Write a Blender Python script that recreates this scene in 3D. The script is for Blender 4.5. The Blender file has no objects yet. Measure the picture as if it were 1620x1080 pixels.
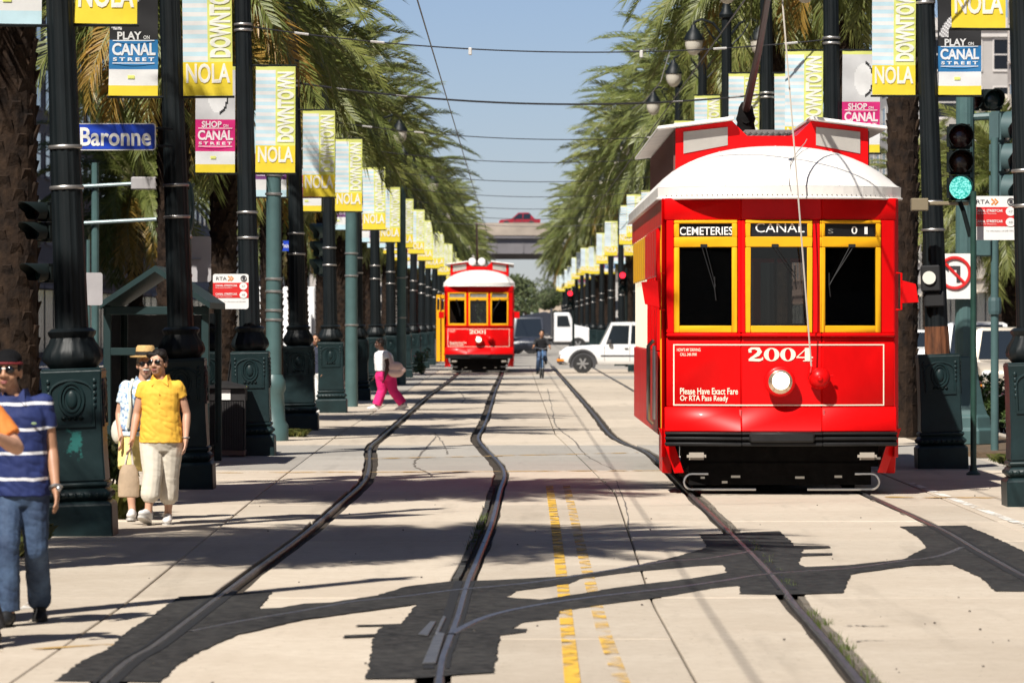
import bpy, bmesh, math, random
from mathutils import Vector, Matrix, Euler, noise
random.seed(7)
R = math.radians
S = bpy.context.scene
COL = S.collection

# ------------------------------------------------------------------ camera, sky, sun, exposure
F, VX, HY, CAMH = 8000.0, 813.0, 510.0, 1.88      # focal length in photo pixels, vanishing point, eye height
cam_d = bpy.data.cameras.new('camera'); cam = bpy.data.objects.new('camera', cam_d); COL.objects.link(cam)
cam.location = (0, 0, CAMH); cam.rotation_euler = (R(90), 0, 0)
cam_d.sensor_width = 36; cam_d.lens = F / 1620 * 36
cam_d.shift_x = (810 - VX) / 1620; cam_d.shift_y = -(540 - HY) / 1620
cam_d.clip_start = 0.5; cam_d.clip_end = 12000
cam_d.dof.use_dof = True; cam_d.dof.focus_distance = 56; cam_d.dof.aperture_fstop = 7.0
S.camera = cam
SUN_EL = R(48); SHX, SHY = 0.47, 0.883            # shadows fall along (+x, +y) on the ground
W = bpy.data.worlds.new('World'); S.world = W; W.use_nodes = True
wn = W.node_tree.nodes; wl = W.node_tree.links
sky = wn.new('ShaderNodeTexSky'); sky.sky_type = 'NISHITA'; sky.sun_disc = False
sky.sun_elevation = SUN_EL; sky.sun_rotation = math.atan2(-SHX, -SHY)
sky.air_density = 1.0; sky.dust_density = 0.6; sky.ozone_density = 4.0; sky.altitude = 1500
tint = wn.new('ShaderNodeMix'); tint.data_type = 'RGBA'; tint.blend_type = 'MULTIPLY'; tint.inputs[0].default_value = 1.0; tint.inputs[7].default_value = (1.0, .97, 1.13, 1)
wl.new(sky.outputs[0], tint.inputs[6]); wl.new(tint.outputs[2], wn['Background'].inputs[0]); wn['Background'].inputs[1].default_value = 0.054
sd = bpy.data.lights.new('sun', 'SUN'); sun = bpy.data.objects.new('sun', sd); COL.objects.link(sun)
sd.energy = 5.0; sd.angle = R(0.53); sd.color = (1.0, 0.95, 0.87)
ldir = Vector((SHX * math.cos(SUN_EL), SHY * math.cos(SUN_EL), -math.sin(SUN_EL)))
sun.rotation_euler = ldir.to_track_quat('-Z', 'Y').to_euler()
S.view_settings.view_transform = 'Standard'; S.view_settings.look = 'None'
S.view_settings.exposure = 0.47; S.view_settings.gamma = 1.0; S.view_settings.use_curve_mapping = False
S.render.resolution_x = 1024; S.render.resolution_y = 682

# ------------------------------------------------------------------ pixel helpers (photo pixel -> place on the ground / at a depth)
def gy(py): return F * CAMH / (py - HY)
def G(px, py):
    Y = gy(py); return ((px - VX) * Y / F, Y)
def AT(px, py, Y): return Vector(((px - VX) * Y / F, Y, (HY - py) * Y / F + CAMH))

# ------------------------------------------------------------------ materials
MATS = {}
def mat(name, col, rough=0.6, metal=0.0, var=0.0, scale=8.0, bump=0.0, bscale=None, coat=0.0, col2=None, spec=0.5, emit=None, estr=1.0, stretch=None, transl=0.0):
    if name in MATS: return MATS[name]
    m = bpy.data.materials.new(name); m.use_nodes = True
    n = m.node_tree.nodes; l = m.node_tree.links; b = n['Principled BSDF']
    b.inputs['Base Color'].default_value = (*col, 1); b.inputs['Roughness'].default_value = rough
    b.inputs['Metallic'].default_value = metal; b.inputs['Specular IOR Level'].default_value = spec
    if coat: b.inputs['Coat Weight'].default_value = coat; b.inputs['Coat Roughness'].default_value = 0.08
    if var or bump:
        tc = n.new('ShaderNodeTexCoord'); vec = tc.outputs['Object']
        if stretch:
            mp = n.new('ShaderNodeMapping'); mp.inputs['Scale'].default_value = stretch; l.new(vec, mp.inputs[0]); vec = mp.outputs[0]
    if var:
        nz = n.new('ShaderNodeTexNoise'); nz.inputs['Scale'].default_value = scale; nz.inputs['Detail'].default_value = 6; nz.inputs['Roughness'].default_value = .62
        l.new(vec, nz.inputs['Vector'])
        cr = n.new('ShaderNodeValToRGB'); cr.color_ramp.elements[0].position = .32; cr.color_ramp.elements[1].position = .7
        c2 = col2 if col2 else tuple(min(1, c * (1 + var)) for c in col)
        cr.color_ramp.elements[0].color = (*[c * (1 - var) for c in col], 1) if not col2 else (*col, 1)
        cr.color_ramp.elements[1].color = (*c2, 1)
        l.new(nz.outputs['Fac'], cr.inputs[0]); l.new(cr.outputs[0], b.inputs['Base Color'])
    if bump:
        n2 = n.new('ShaderNodeTexNoise'); n2.inputs['Scale'].default_value = bscale or scale * 3; n2.inputs['Detail'].default_value = 5
        l.new(vec, n2.inputs['Vector'])
        bp = n.new('ShaderNodeBump'); bp.inputs['Strength'].default_value = bump; bp.inputs['Distance'].default_value = .02
        l.new(n2.outputs['Fac'], bp.inputs['Height']); l.new(bp.outputs[0], b.inputs['Normal'])
    if emit:
        b.inputs['Emission Color'].default_value = (*emit, 1); b.inputs['Emission Strength'].default_value = estr
    if transl:
        tr = n.new('ShaderNodeBsdfTranslucent'); mx = n.new('ShaderNodeMixShader'); mx.inputs[0].default_value = transl
        src = b.inputs['Base Color']
        if src.is_linked: l.new(src.links[0].from_socket, tr.inputs[0])
        else: tr.inputs[0].default_value = (*col, 1)
        o = n['Material Output']; l.new(b.outputs[0], mx.inputs[1]); l.new(tr.outputs[0], mx.inputs[2]); l.new(mx.outputs[0], o.inputs[0])
    MATS[name] = m; return m
def glass(name, tint=(.5, .55, .55), gl=0.02):
    if name in MATS: return MATS[name]
    m = bpy.data.materials.new(name); m.use_nodes = True; n = m.node_tree.nodes; l = m.node_tree.links
    n.remove(n['Principled BSDF'])
    t = n.new('ShaderNodeBsdfTransparent'); t.inputs[0].default_value = (*tint, 1)
    g = n.new('ShaderNodeBsdfGlossy'); g.inputs['Roughness'].default_value = gl
    fr = n.new('ShaderNodeFresnel'); fr.inputs[0].default_value = 1.5; mx = n.new('ShaderNodeMixShader')
    l.new(fr.outputs[0], mx.inputs[0]); l.new(t.outputs[0], mx.inputs[1]); l.new(g.outputs[0], mx.inputs[2]); l.new(mx.outputs[0], n['Material Output'].inputs[0])
    MATS[name] = m; return m

# ------------------------------------------------------------------ mesh builder
TEXTS = {}
def text_data(s, bold=0.0):
    k = (s, bold)
    if k in TEXTS: return TEXTS[k]
    cu = bpy.data.curves.new('t', 'FONT'); cu.body = s; cu.offset = bold; cu.resolution_u = 3
    o = bpy.data.objects.new('t', cu); COL.objects.link(o)
    dg = bpy.context.evaluated_depsgraph_get(); me = bpy.data.meshes.new_from_object(o.evaluated_get(dg))
    vs = [(v.co.x, v.co.y) for v in me.vertices]; fs = [tuple(p.vertices) for p in me.polygons]
    bpy.data.objects.remove(o); bpy.data.curves.remove(cu); bpy.data.meshes.remove(me)
    x0 = min(v[0] for v in vs); x1 = max(v[0] for v in vs); y0 = min(v[1] for v in vs); y1 = max(v[1] for v in vs)
    TEXTS[k] = ([((v[0] - x0) / (x1 - x0), (v[1] - y0) / (y1 - y0)) for v in vs], fs); return TEXTS[k]
class MB:
    def __init__(s): s.v = []; s.f = []; s.m = []
    def add(s, vs, fs, mi=0):
        b = len(s.v); s.v += [tuple(v) for v in vs]; s.f += [tuple(i + b for i in f) for f in fs]; s.m += [mi] * len(fs); return s
    def hexa(s, p, mi=0):      # p: 4 bottom ccw, 4 top ccw
        return s.add(p, [(3, 2, 1, 0), (4, 5, 6, 7), (0, 1, 5, 4), (1, 2, 6, 5), (2, 3, 7, 6), (3, 0, 4, 7)], mi)
    def box(s, x0, x1, y0, y1, z0, z1, mi=0):
        return s.hexa([(x0, y0, z0), (x1, y0, z0), (x1, y1, z0), (x0, y1, z0), (x0, y0, z1), (x1, y0, z1), (x1, y1, z1), (x0, y1, z1)], mi)
    def prism(s, poly, a, b, axis='y', mi=0):   # polygon in the other two axes (x,z) / (y,z) / (x,y)
        f = {'y': lambda p, t: (p[0], t, p[1]), 'x': lambda p, t: (t, p[0], p[1]), 'z': lambda p, t: (p[0], p[1], t)}[axis]
        n = len(poly); vs = [f(p, a) for p in poly] + [f(p, b) for p in poly]
        return s.add(vs, [tuple(range(n)), tuple(range(2 * n - 1, n - 1, -1))] + [(i, i + n, (i + 1) % n + n, (i + 1) % n) for i in range(n)], mi)
    def cyl(s, p0, p1, r0, r1=None, n=12, mi=0, caps=True):
        p0 = Vector(p0); p1 = Vector(p1); r1 = r0 if r1 is None else r1
        d = (p1 - p0).normalized(); u = d.orthogonal().normalized(); w = d.cross(u)
        vs = []
        for p, r in ((p0, r0), (p1, r1)):
            vs += [p + (u * math.cos(2 * math.pi * i / n) + w * math.sin(2 * math.pi * i / n)) * r for i in range(n)]
        fs = [(i, (i + 1) % n, (i + 1) % n + n, i + n) for i in range(n)]
        if caps: fs += [tuple(range(n - 1, -1, -1)), tuple(range(n, 2 * n))]
        return s.add(vs, fs, mi)
    def tube(s, pts, r, n=6, mi=0):
        pts = [Vector(p) for p in pts]; rs = r if isinstance(r, (list, tuple)) else [r] * len(pts)
        vs = []; u = None
        for i, p in enumerate(pts):
            d = (pts[min(i + 1, len(pts) - 1)] - pts[max(i - 1, 0)]).normalized()
            u = d.orthogonal().normalized() if u is None else (u - d * u.dot(d)).normalized()
            w = d.cross(u)
            vs += [p + (u * math.cos(2 * math.pi * k / n) + w * math.sin(2 * math.pi * k / n)) * rs[i] for k in range(n)]
        m = len(pts)
        fs = [(i * n + k, i * n + (k + 1) % n, (i + 1) * n + (k + 1) % n, (i + 1) * n + k) for i in range(m - 1) for k in range(n)]
        fs += [tuple(range(n - 1, -1, -1)), tuple(range((m - 1) * n, m * n))]
        return s.add(vs, fs, mi)
    def lathe(s, prof, c=(0, 0, 0), n=20, mi=0, axis='z', flute=None):
        vs = []
        for r, z in prof:
            for k in range(n):
                a = 2 * math.pi * (k + .5) / n; rr = r * (flute(k, z) if flute else 1)
                q = (rr * math.cos(a), rr * math.sin(a), z)
                if axis == 'y': q = (q[0], q[2], q[1])
                if axis == 'x': q = (q[2], q[0], q[1])
                vs.append((q[0] + c[0], q[1] + c[1], q[2] + c[2]))
        m = len(prof)
        fs = [(i * n + k, i * n + (k + 1) % n, (i + 1) * n + (k + 1) % n, (i + 1) * n + k) for i in range(m - 1) for k in range(n)]
        fs += [tuple(range(n - 1, -1, -1)), tuple(range((m - 1) * n, m * n))]
        return s.add(vs, fs, mi)
    def ell(s, c, r, n=12, m=8, mi=0, rot=None):
        vs = []; M = rot or Matrix.Identity(3)
        for i in range(m + 1):
            t = math.pi * i / m
            for k in range(n):
                a = 2 * math.pi * k / n
                vs.append(Vector(c) + M @ Vector((r[0] * math.sin(t) * math.cos(a), r[1] * math.sin(t) * math.sin(a), r[2] * math.cos(t))))
        fs = [(i * n + k, (i + 1) * n + k, (i + 1) * n + (k + 1) % n, i * n + (k + 1) % n) for i in range(m) for k in range(n)]
        return s.add(vs, fs, mi)
    def torus(s, c, rx, rz, r, n=24, k=6, mi=0):     # ring in the xz plane
        pts = [(c[0] + rx * math.cos(2 * math.pi * i / n), c[1], c[2] + rz * math.sin(2 * math.pi * i / n)) for i in range(n + 1)]
        return s.tube(pts, r, k, mi)
    def text(s, t, x0, x1, z0, z1, y, bold=0.0, mi=0, f=None):
        vs, fs = text_data(t, bold)
        out = [(x0 + a * (x1 - x0), y, z0 + b * (z1 - z0)) for a, b in vs]
        if f: out = [f(p) for p in out]
        return s.add(out, fs, mi)
    def ribbon(s, pts, ws, y, mi=0, f=None):        # flat stroke in the xz plane
        L = []; Rr = []
        for i, p in enumerate(pts):
            a = pts[max(i - 1, 0)]; b = pts[min(i + 1, len(pts) - 1)]
            dx, dz = b[0] - a[0], b[1] - a[1]; q = math.hypot(dx, dz) or 1
            w = (ws[i] if isinstance(ws, (list, tuple)) else ws) / 2
            L.append((p[0] - dz / q * w, y, p[1] + dx / q * w)); Rr.append((p[0] + dz / q * w, y, p[1] - dx / q * w))
        n = len(pts); vs = L + Rr
        if f: vs = [f(v) for v in vs]
        return s.add(vs, [(i, i + 1, i + 1 + n, i + n) for i in range(n - 1)], mi)
    def mesh(s, name='m', bevel=0.0, smooth=False, seg=1):
        me = bpy.data.meshes.new(name); me.from_pydata(s.v, [], s.f)
        me.polygons.foreach_set('material_index', s.m)
        if bevel or smooth:
            bm = bmesh.new(); bm.from_mesh(me)
            bmesh.ops.recalc_face_normals(bm, faces=bm.faces)
            if bevel:
                es = [e for e in bm.edges if len(e.link_faces) == 2 and e.calc_face_angle(0) > .5]
                bmesh.ops.bevel(bm, geom=es, offset=bevel, segments=seg, affect='EDGES', clamp_overlap=True)
            if smooth:
                for f in bm.faces: f.smooth = True
                for e in bm.edges:
                    if len(e.link_faces) == 2 and e.calc_face_angle(0) > .7: e.smooth = False
            bm.to_mesh(me); bm.free()
        return me
    def build(s, name, mats, parent=None, bevel=0.0, smooth=False, seg=1, loc=None):
        me = s.mesh(name, bevel, smooth, seg)
        for m in (mats if isinstance(mats, (list, tuple)) else [mats]): me.materials.append(m)
        return link(name, me, parent, loc)
def link(name, data, parent=None, loc=None, rot=None, scale=None):
    o = bpy.data.objects.new(name, data); COL.objects.link(o)
    if parent: o.parent = parent
    if loc is not None: o.location = loc
    if rot is not None: o.rotation_euler = rot
    if scale is not None: o.scale = scale if isinstance(scale, (list, tuple)) else (scale,) * 3
    return o
def tag(o, label=None, cat=None, group=None, kind=None):
    if label: o['label'] = label
    if cat: o['category'] = cat
    if group: o['group'] = group
    if kind: o['kind'] = kind
    return o
def thing(name, label, cat, loc=(0, 0, 0), rot=None, group=None, scale=None):
    return tag(link(name, None, None, loc, rot, scale), label, cat, group)
def copy_tree(o, parent=None):
    c = o.copy(); COL.objects.link(c); c.parent = parent
    for ch in list(o.children): copy_tree(ch, c)
    return c
ORD = ['first', 'second', 'third', 'fourth', 'fifth', 'sixth', 'seventh', 'eighth', 'ninth', 'tenth', 'eleventh', 'twelfth', 'thirteenth', 'fourteenth',
       'fifteenth', 'sixteenth', 'seventeenth', 'eighteenth', 'nineteenth', 'twentieth', 'twenty-first', 'twenty-second', 'twenty-third', 'twenty-fourth', 'twenty-fifth',
       'twenty-sixth', 'twenty-seventh', 'twenty-eighth', 'twenty-ninth', 'thirtieth', 'thirty-first', 'thirty-second', 'thirty-third', 'thirty-fourth', 'thirty-fifth',
       'thirty-sixth', 'thirty-seventh', 'thirty-eighth', 'thirty-ninth', 'fortieth']
def lerp_poly(P, Y):      # x of a polyline [(x, Y)...] at Y
    if Y <= P[0][1]:
        a, b = P[0], P[1]
    elif Y >= P[-1][1]:
        return P[-1][0]
    else:
        for a, b in zip(P, P[1:]):
            if a[1] <= Y <= b[1]: break
    t = (Y - a[1]) / (b[1] - a[1]); return a[0] + (b[0] - a[0]) * t
# ------------------------------------------------------------------ materials of the setting
def concrete(name, c1, c2, c3, seam=None):
    m = bpy.data.materials.new(name); m.use_nodes = True; n = m.node_tree.nodes; l = m.node_tree.links; b = n['Principled BSDF']
    g = n.new('ShaderNodeNewGeometry'); oi = n.new('ShaderNodeObjectInfo')
    def nz(sc, det=6, ro=.6, st=None):
        t = n.new('ShaderNodeTexNoise'); t.inputs['Scale'].default_value = sc; t.inputs['Detail'].default_value = det; t.inputs['Roughness'].default_value = ro
        v = g.outputs['Position']
        if st:
            mp = n.new('ShaderNodeMapping'); mp.inputs['Scale'].default_value = st; l.new(v, mp.inputs[0]); v = mp.outputs[0]
        l.new(v, t.inputs['Vector']); return t.outputs['Fac']
    def ramp(f, p0, p1, a, bb):
        r = n.new('ShaderNodeValToRGB'); r.color_ramp.elements[0].position = p0; r.color_ramp.elements[1].position = p1
        r.color_ramp.elements[0].color = (*a, 1); r.color_ramp.elements[1].color = (*bb, 1); l.new(f, r.inputs[0]); return r.outputs[0]
    def mix(f, a, bb, mode='MIX'):
        x = n.new('ShaderNodeMix'); x.data_type = 'RGBA'; x.blend_type = mode
        if isinstance(f, float): x.inputs[0].default_value = f
        else: l.new(f, x.inputs[0])
        l.new(a, x.inputs[6])
        if isinstance(bb, tuple): x.inputs[7].default_value = (*bb, 1)
        else: l.new(bb, x.inputs[7])
        return x.outputs[2]
    base = ramp(nz(.55, 7, .65), .3, .72, c1, c2)
    base = mix(ramp(nz(9, 8, .75), .42, .62, (0, 0, 0), (1, 1, 1)), base, mix(.5, base, c3))
    streak = ramp(nz(1.0, 5, .6, (2.2, .16, 1)), .56, .72, (0, 0, 0), (.45, .45, .45))       # tyre-worn, oily streaks along the street
    base = mix(streak, base, tuple(c * .62 for c in c1))
    spots = ramp(nz(26, 2, .5), .70, .735, (0, 0, 0), (.75, .75, .75))
    base = mix(spots, base, (.10, .085, .07))
    hv = n.new('ShaderNodeHueSaturation'); l.new(base, hv.inputs['Color'])
    mr = n.new('ShaderNodeMapRange'); mr.inputs[3].default_value = .88; mr.inputs[4].default_value = 1.08; l.new(oi.outputs['Random'], mr.inputs[0]); l.new(mr.outputs[0], hv.inputs['Value'])
    l.new(hv.outputs[0], b.inputs['Base Color']); b.inputs['Roughness'].default_value = .85; b.inputs['Specular IOR Level'].default_value = .25
    bp = n.new('ShaderNodeBump'); bp.inputs['Strength'].default_value = .35; bp.inputs['Distance'].default_value = .01
    l.new(nz(38, 6, .7), bp.inputs['Height']); l.new(bp.outputs[0], b.inputs['Normal'])
    MATS[name] = m; return m
M_conc = concrete('concrete', (.49, .415, .33), (.605, .53, .435), (.43, .36, .275))
M_conc2 = concrete('worn_grey_concrete', (.34, .315, .28), (.43, .40, .355), (.28, .26, .23))
M_walk = concrete('pavement_concrete', (.40, .355, .295), (.50, .445, .375), (.33, .29, .24))
M_dirt = mat('track_dirt', (.045, .034, .024), .95, var=.55, scale=14, bump=.8, bscale=60)
M_asph = concrete('patch_asphalt', (.004, .004, .005), (.028, .027, .026), (.09, .085, .08))
M_road = mat('road_asphalt', (.115, .112, .108), .9, var=.25, scale=1.2, bump=.3, bscale=60)
M_rail = mat('worn_rail_steel', (.15, .14, .14), .40, .7, var=.35, scale=5, stretch=(8, .6, 1), bump=.1)
M_rust = mat('rusty_steel', (.16, .075, .045), .8, .25, var=.55, scale=9, bump=.3)
M_black = mat('matt_black', (.012, .012, .013), .75)
M_weed = mat('weed_green', (.10, .13, .03), .8, var=.4, scale=20, transl=.2)

# ------------------------------------------------------------------ ground sheet, track bed, slabs
g = MB(); g.add([(-5000, -200, -.09), (5000, -200, -.09), (5000, 9000, -.09), (-5000, 9000, -.09)], [(0, 1, 2, 3)])
tag(g.build('ground', M_walk), kind='structure')
g = MB(); g.box(-5.0, 6.4, 8, 620, -.085, -.035); tag(g.build('track_bed', M_dirt), kind='structure')
def smooth_pts(P, n=8):
    out = []
    for i in range(len(P) - 1):
        p0, p1, p2, p3 = (Vector(P[max(i - 1, 0)]), Vector(P[i]), Vector(P[i + 1]), Vector(P[min(i + 2, len(P) - 1)]))
        for k in range(n):
            t = k / n; out.append(tuple(.5 * ((2 * p1) + (p2 - p0) * t + (2 * p0 - 5 * p1 + 4 * p2 - p3) * t * t + (3 * p1 - p0 - 3 * p2 + p3) * t ** 3)))
    return out + [tuple(P[-1])]
def pl(pts): return sorted([G(*p) for p in pts], key=lambda q: q[1])
L1 = [(-1.95, 14)] + pl([(165, 1078), (244, 1021), (325, 960), (402, 902), (480, 845), (541, 793), (575, 762), (584, 739), (586, 707), (602, 692), (634, 664), (680, 624), (720, 594)]) + [(-2.12, 300), (-2.12, 640)]
R1 = [(-.30, 14)] + pl([(695, 1072), (708, 1020), (724, 976), (739, 924), (755, 885), (778, 826), (791, 775), (798, 750), (788, 730), (757, 696), (763, 678), (772, 657), (784, 617), (795, 590)]) + [(-.44, 300), (-.44, 640)]
R2L = [(1.65, 14)] + pl([(1352, 1067), (1283, 985), (1257, 955), (1229, 919), (1199, 886), (1168, 855), (1135, 822), (1099, 787), (1026, 717), (988, 701), (963, 685), (938, 653), (910, 621)]) + [(1.64, 200), (1.64, 640)]
R2R = [(3.3, 14)] + pl([(1660, 934), (1620, 911), (1550, 872), (1484, 834), (1368, 781)]) + [(3.72, 70), (3.52, 80), (3.32, 88), (3.32, 640)]
CX = lambda c: [(c, 10), (c, 700)]
cols = [(-5.0, CX(-5.0), 'e'), (0, [(-2.68, 14), (-2.6, 34), (-2.8, 57), (-2.95, 85), (-2.95, 640)], 'j'), (0, L1, 'r'), (0, R1, 'r'), (0, [(1.0, 14), (.93, 34), (1.12, 56), (.7, 85), (.62, 640)], 'j'),
        (0, R2L, 'r'), (0, R2R, 'r'), (0, [(4.55, 14), (4.6, 85), (4.3, 640)], 'j'), (0, CX(6.4), 'e')]
rows = [14, 20, 25.8, 30.1, 34.6, 39.2, 43.6, 47.9, 52.2, 56.6, 60.6, 64.4, 71.2, 77.6, 84, 91, 98, 106, 114, 122, 130, 139, 148, 158, 168, 178, 190, 204, 220]
def spoly(P):
    Q = smooth_pts(P, 5); return [q for i, q in enumerate(Q) if i == 0 or q[1] > Q[i - 1][1]]
L1[:], R1[:], R2L[:], R2R[:] = spoly(L1), spoly(R1), spoly(R2L), spoly(R2R)
ROAD = tag(link('road', None), kind='structure')
rnd = random.Random(3)
for ci in range(len(cols) - 1):
    A, B = cols[ci], cols[ci + 1]
    ga = {'e': 0, 'j': .007, 'r': .075}[A[2]]; gb = {'e': 0, 'j': .007, 'r': .075}[B[2]]
    if ci in (3, 6): ga = .06
    if ci in (2, 5): gb = .06; ga = .11           # flangeway on the gauge side
    if ci == 2: gb = .13
    for ri in range(len(rows) - 1):
        y0, y1 = rows[ri] + .006, rows[ri + 1] - .006
        k = max(1, min(6, int((y1 - y0) / 1.2))); ys = [y0 + (y1 - y0) * i / k for i in range(k + 1)]
        lo = [(lerp_poly(A[1], y) + ga + (rnd.uniform(-.012, .012) if A[2] == 'r' else 0), y) for y in ys]
        hi = [(lerp_poly(B[1], y) - gb + (rnd.uniform(-.012, .012) if B[2] == 'r' else 0), y) for y in ys]
        if ci in (0, 7) and y0 > 128: continue
        poly = lo + hi[::-1]
        dz = rnd.uniform(-.004, .002)
        s = MB(); s.prism(poly[::-1], -.034, dz, 'z')
        s.build('concrete_slab', M_conc2 if ri in (11, 12) or y0 > 140 and ri % 3 == 0 else M_conc, ROAD, bevel=.006)
s = MB(); s.box(-5.0, -.0, 220.01, 620, -.034, -.002); s.box(.01, 6.4, 220.01, 620, -.034, -.002); s.build('far_pavement', M_conc2, ROAD)
s = MB(); s.box(-5.0, -2.96, 130.01, 620, -.033, -.001); s.box(4.5, 6.4, 130.01, 620, -.033, -.001); s.build('far_edge_strip', M_conc2, ROAD)
# side strips of the neutral ground, kerbs, the outer roadways and pavements
for nm, x0, x1, z0, z1, m_ in (('planting_strip', -6.6, -5.01, -.08, .0, mat('soil', (.11, .075, .045), .95, var=.5, scale=5, bump=.6)), ('kerb', -6.8, -6.61, -.08, .02, M_walk),
                               ('roadway', -16.5, -6.81, -.088, -.075, M_road), ('kerb', -16.75, -16.51, -.088, .06, M_walk), ('pavement', -21.9, -16.76, -.088, .055, M_walk),
                               ('planting_strip', 6.41, 8.0, -.08, .0, MATS['soil'] if 'soil' in MATS else None), ('kerb', 8.01, 8.2, -.08, .02, M_walk),
                               ('roadway', 8.21, 18.5, -.088, -.075, M_road), ('kerb', 18.51, 18.75, -.088, .06, M_walk), ('pavement', 18.76, 24.5, -.088, .055, M_walk)):
    for a, b in ((14, 61.5), (73.5, 190), (202, 620)) if nm in ('planting_strip', 'kerb') else ((14, 620),):
        s = MB(); s.box(x0, x1, a, b, z0, z1); tag(s.build(nm, m_), kind='structure')
# ------------------------------------------------------------------ rails
def rail(name, P, label, y0, y1, step=.5, top=.007, w=.055, mt=None, parts=True):
    n = int((y1 - y0) / step); pts = [(lerp_poly(P, y0 + (y1 - y0) * i / n), y0 + (y1 - y0) * i / n) for i in range(n + 1)]
    return rail_pts(name, pts, label, top, w, mt)
def rail_pts(name, pts, label, top=.012, w=.075, mt=None, bot=-.034):
    s = MB(); vs = []; sec = [(-w / 2, bot), (-w / 2, top - .012), (-w / 2 + .012, top), (w / 2 - .012, top), (w / 2, top - .012), (w / 2, bot)]
    for i, p in enumerate(pts):
        a = pts[max(i - 1, 0)]; b = pts[min(i + 1, len(pts) - 1)]; dx, dy = b[0] - a[0], b[1] - a[1]; q = math.hypot(dx, dy)
        vs += [(p[0] + dy / q * o, p[1] - dx / q * o, z) for o, z in sec]
    k = len(sec); fs = [(i * k + j, i * k + j + 1, (i + 1) * k + j + 1, (i + 1) * k + j) for i in range(len(pts) - 1) for j in range(k - 1)]
    s.add(vs, fs); return tag(s.build(name, mt or M_rail), label, 'rail', 'streetcar rails')
rail('rail', L1, 'outer left steel rail of the left track, kinking at the cross street', 15, 600)
rail('rail', R1, 'inner right steel rail of the left track, beside the worn yellow lines', 15, 600)
rail('rail', R2L, 'steel rail under the left wheels of the near red streetcar', 15, 600)
rail('rail', R2R, 'rightmost steel rail, under the right wheels of the near red streetcar', 15, 600)
XA = smooth_pts([G(*p) for p in [(300, 1000), (380, 984), (480, 967), (558, 953), (635, 945), (722, 934), (790, 928), (860, 920), (971, 902), (1054, 889), (1120, 884), (1188, 873)]])
XB = smooth_pts([G(*p) for p in [(714, 1004), (752, 984), (791, 971), (843, 960), (900, 951), (971, 942), (1060, 932), (1138, 921), (1218, 909), (1346, 900), (1424, 889), (1481, 882), (1522, 867)]])
rail_pts('crossover_rail', XA, 'half-buried crossover rail in the upper black asphalt strip', .010, .06, bot=-.03)
rail_pts('crossover_rail', XB, 'crossover rail with painted groove shade curving right in the lower asphalt strip', .012, .07, bot=-.03)
# painted groove shade along the crossover rail and the switch blade plates
s = MB(); off = [(p[0], p[1] + .085) for p in XB]
for i in range(len(off) - 1):
    a, b = off[i], off[i + 1]; s.add([(a[0], a[1] - .03, .0085), (b[0], b[1] - .03, .0085), (b[0], b[1] + .05, .0085), (a[0], a[1] + .05, .0085)], [(0, 1, 2, 3)])
tag(s.build('flangeway_shade', M_black), kind='structure')
def groove(P, y0, y1, off, w, label=None):  # flat black strip laid on the asphalt, painting the shade of a rail groove
    s = MB(); n = int((y1 - y0) / .3)
    for i in range(n):
        a, b = y0 + (y1 - y0) * i / n, y0 + (y1 - y0) * (i + 1) / n; xa, xb = lerp_poly(P, a) + off, lerp_poly(P, b) + off
        s.add([(xa - w / 2, a, .0078), (xa + w / 2, a, .0078), (xb + w / 2, b, .0078), (xb - w / 2, b, .0078)], [(0, 1, 2, 3)])
    tag(s.build('flangeway_shade', M_black), kind='structure')
groove(L1, 26.2, 35.4, .062, .05); groove(L1, 26.2, 35.4, -.040, .022); groove(R1, 27.4, 36.7, -.066, .06); groove(R1, 27.4, 36.7, .040, .022); groove(R2L, 35.5, 44.6, .062, .05); groove(R2L, 35.5, 44.6, -.040, .022); groove(R2R, 35.2, 46.5, -.062, .05); groove(R2R, 35.2, 46.5, .040, .022)
# guard rail and timber filler beside the inner rails
def guard(P, y0, y1, off, w, mt, top, jit=.004):
    T = thing('guard_strip', top, 'guard strip'); top = .006; n = int((y1 - y0) / .42); r_ = random.Random(9)
    for i in range(n):
        s = MB()
        a = y0 + (y1 - y0) * i / n; b = y0 + (y1 - y0) * (i + 1) / n - .012
        if r_.random() < .06: continue
        xa, xb = lerp_poly(P, a) + off, lerp_poly(P, b) + off; t = top + r_.uniform(-.012, .003); d = r_.uniform(-jit, jit)
        s.hexa([(xa - w / 2 + d, a, -.034), (xa + w / 2 + d, a, -.034), (xb + w / 2 + d, b, -.034), (xb - w / 2 + d, b, -.034), (xa - w / 2 + d, a, t), (xa + w / 2 + d, a, t), (xb + w / 2 + d, b, t), (xb - w / 2 + d, b, t)]); s.build('timber_block', mt, T)
M_timber = mat('grey_timber', (.17, .145, .115), .9, var=.4, scale=16, stretch=(8, 1, 1), bump=.4)
guard(R2L, 24, 34.6, .080, .042, M_timber, 'grey weathered guard strip with weeds right of the near streetcar rail')
guard(R2L, 44.8, 54.5, .080, .042, M_timber, 'weathered guard strip leading up to the near streetcar')
guard(R1, 37.2, 58, -.098, .045, mat('dark_rubber', (.05, .048, .045), .9, var=.3), 'dark guard strip in the groove beside the left track rail')
guard(R2R, 46.8, 54.5, -.074, .03, M_timber, 'broken grey guard strip left of the rightmost rail')
T = thing('switch_plates', 'grey steel switch plates set in asphalt beside the left track rail', 'switch plate')
def plate(pts, z0, z1): s = MB(); s.prism([G(*p) for p in pts][::-1], z0, z1, 'z'); s.build('plate', mat('grey_plate', (.14, .14, .145), .5, .5, var=.3, scale=12), T, bevel=.004)
plate([(668, 1053), (686, 1010), (693, 1004), (704, 1006), (690, 1052)], .006, .02)
plate([(661, 1006), (680, 986), (690, 986), (677, 1008)], .006, .016)
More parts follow.
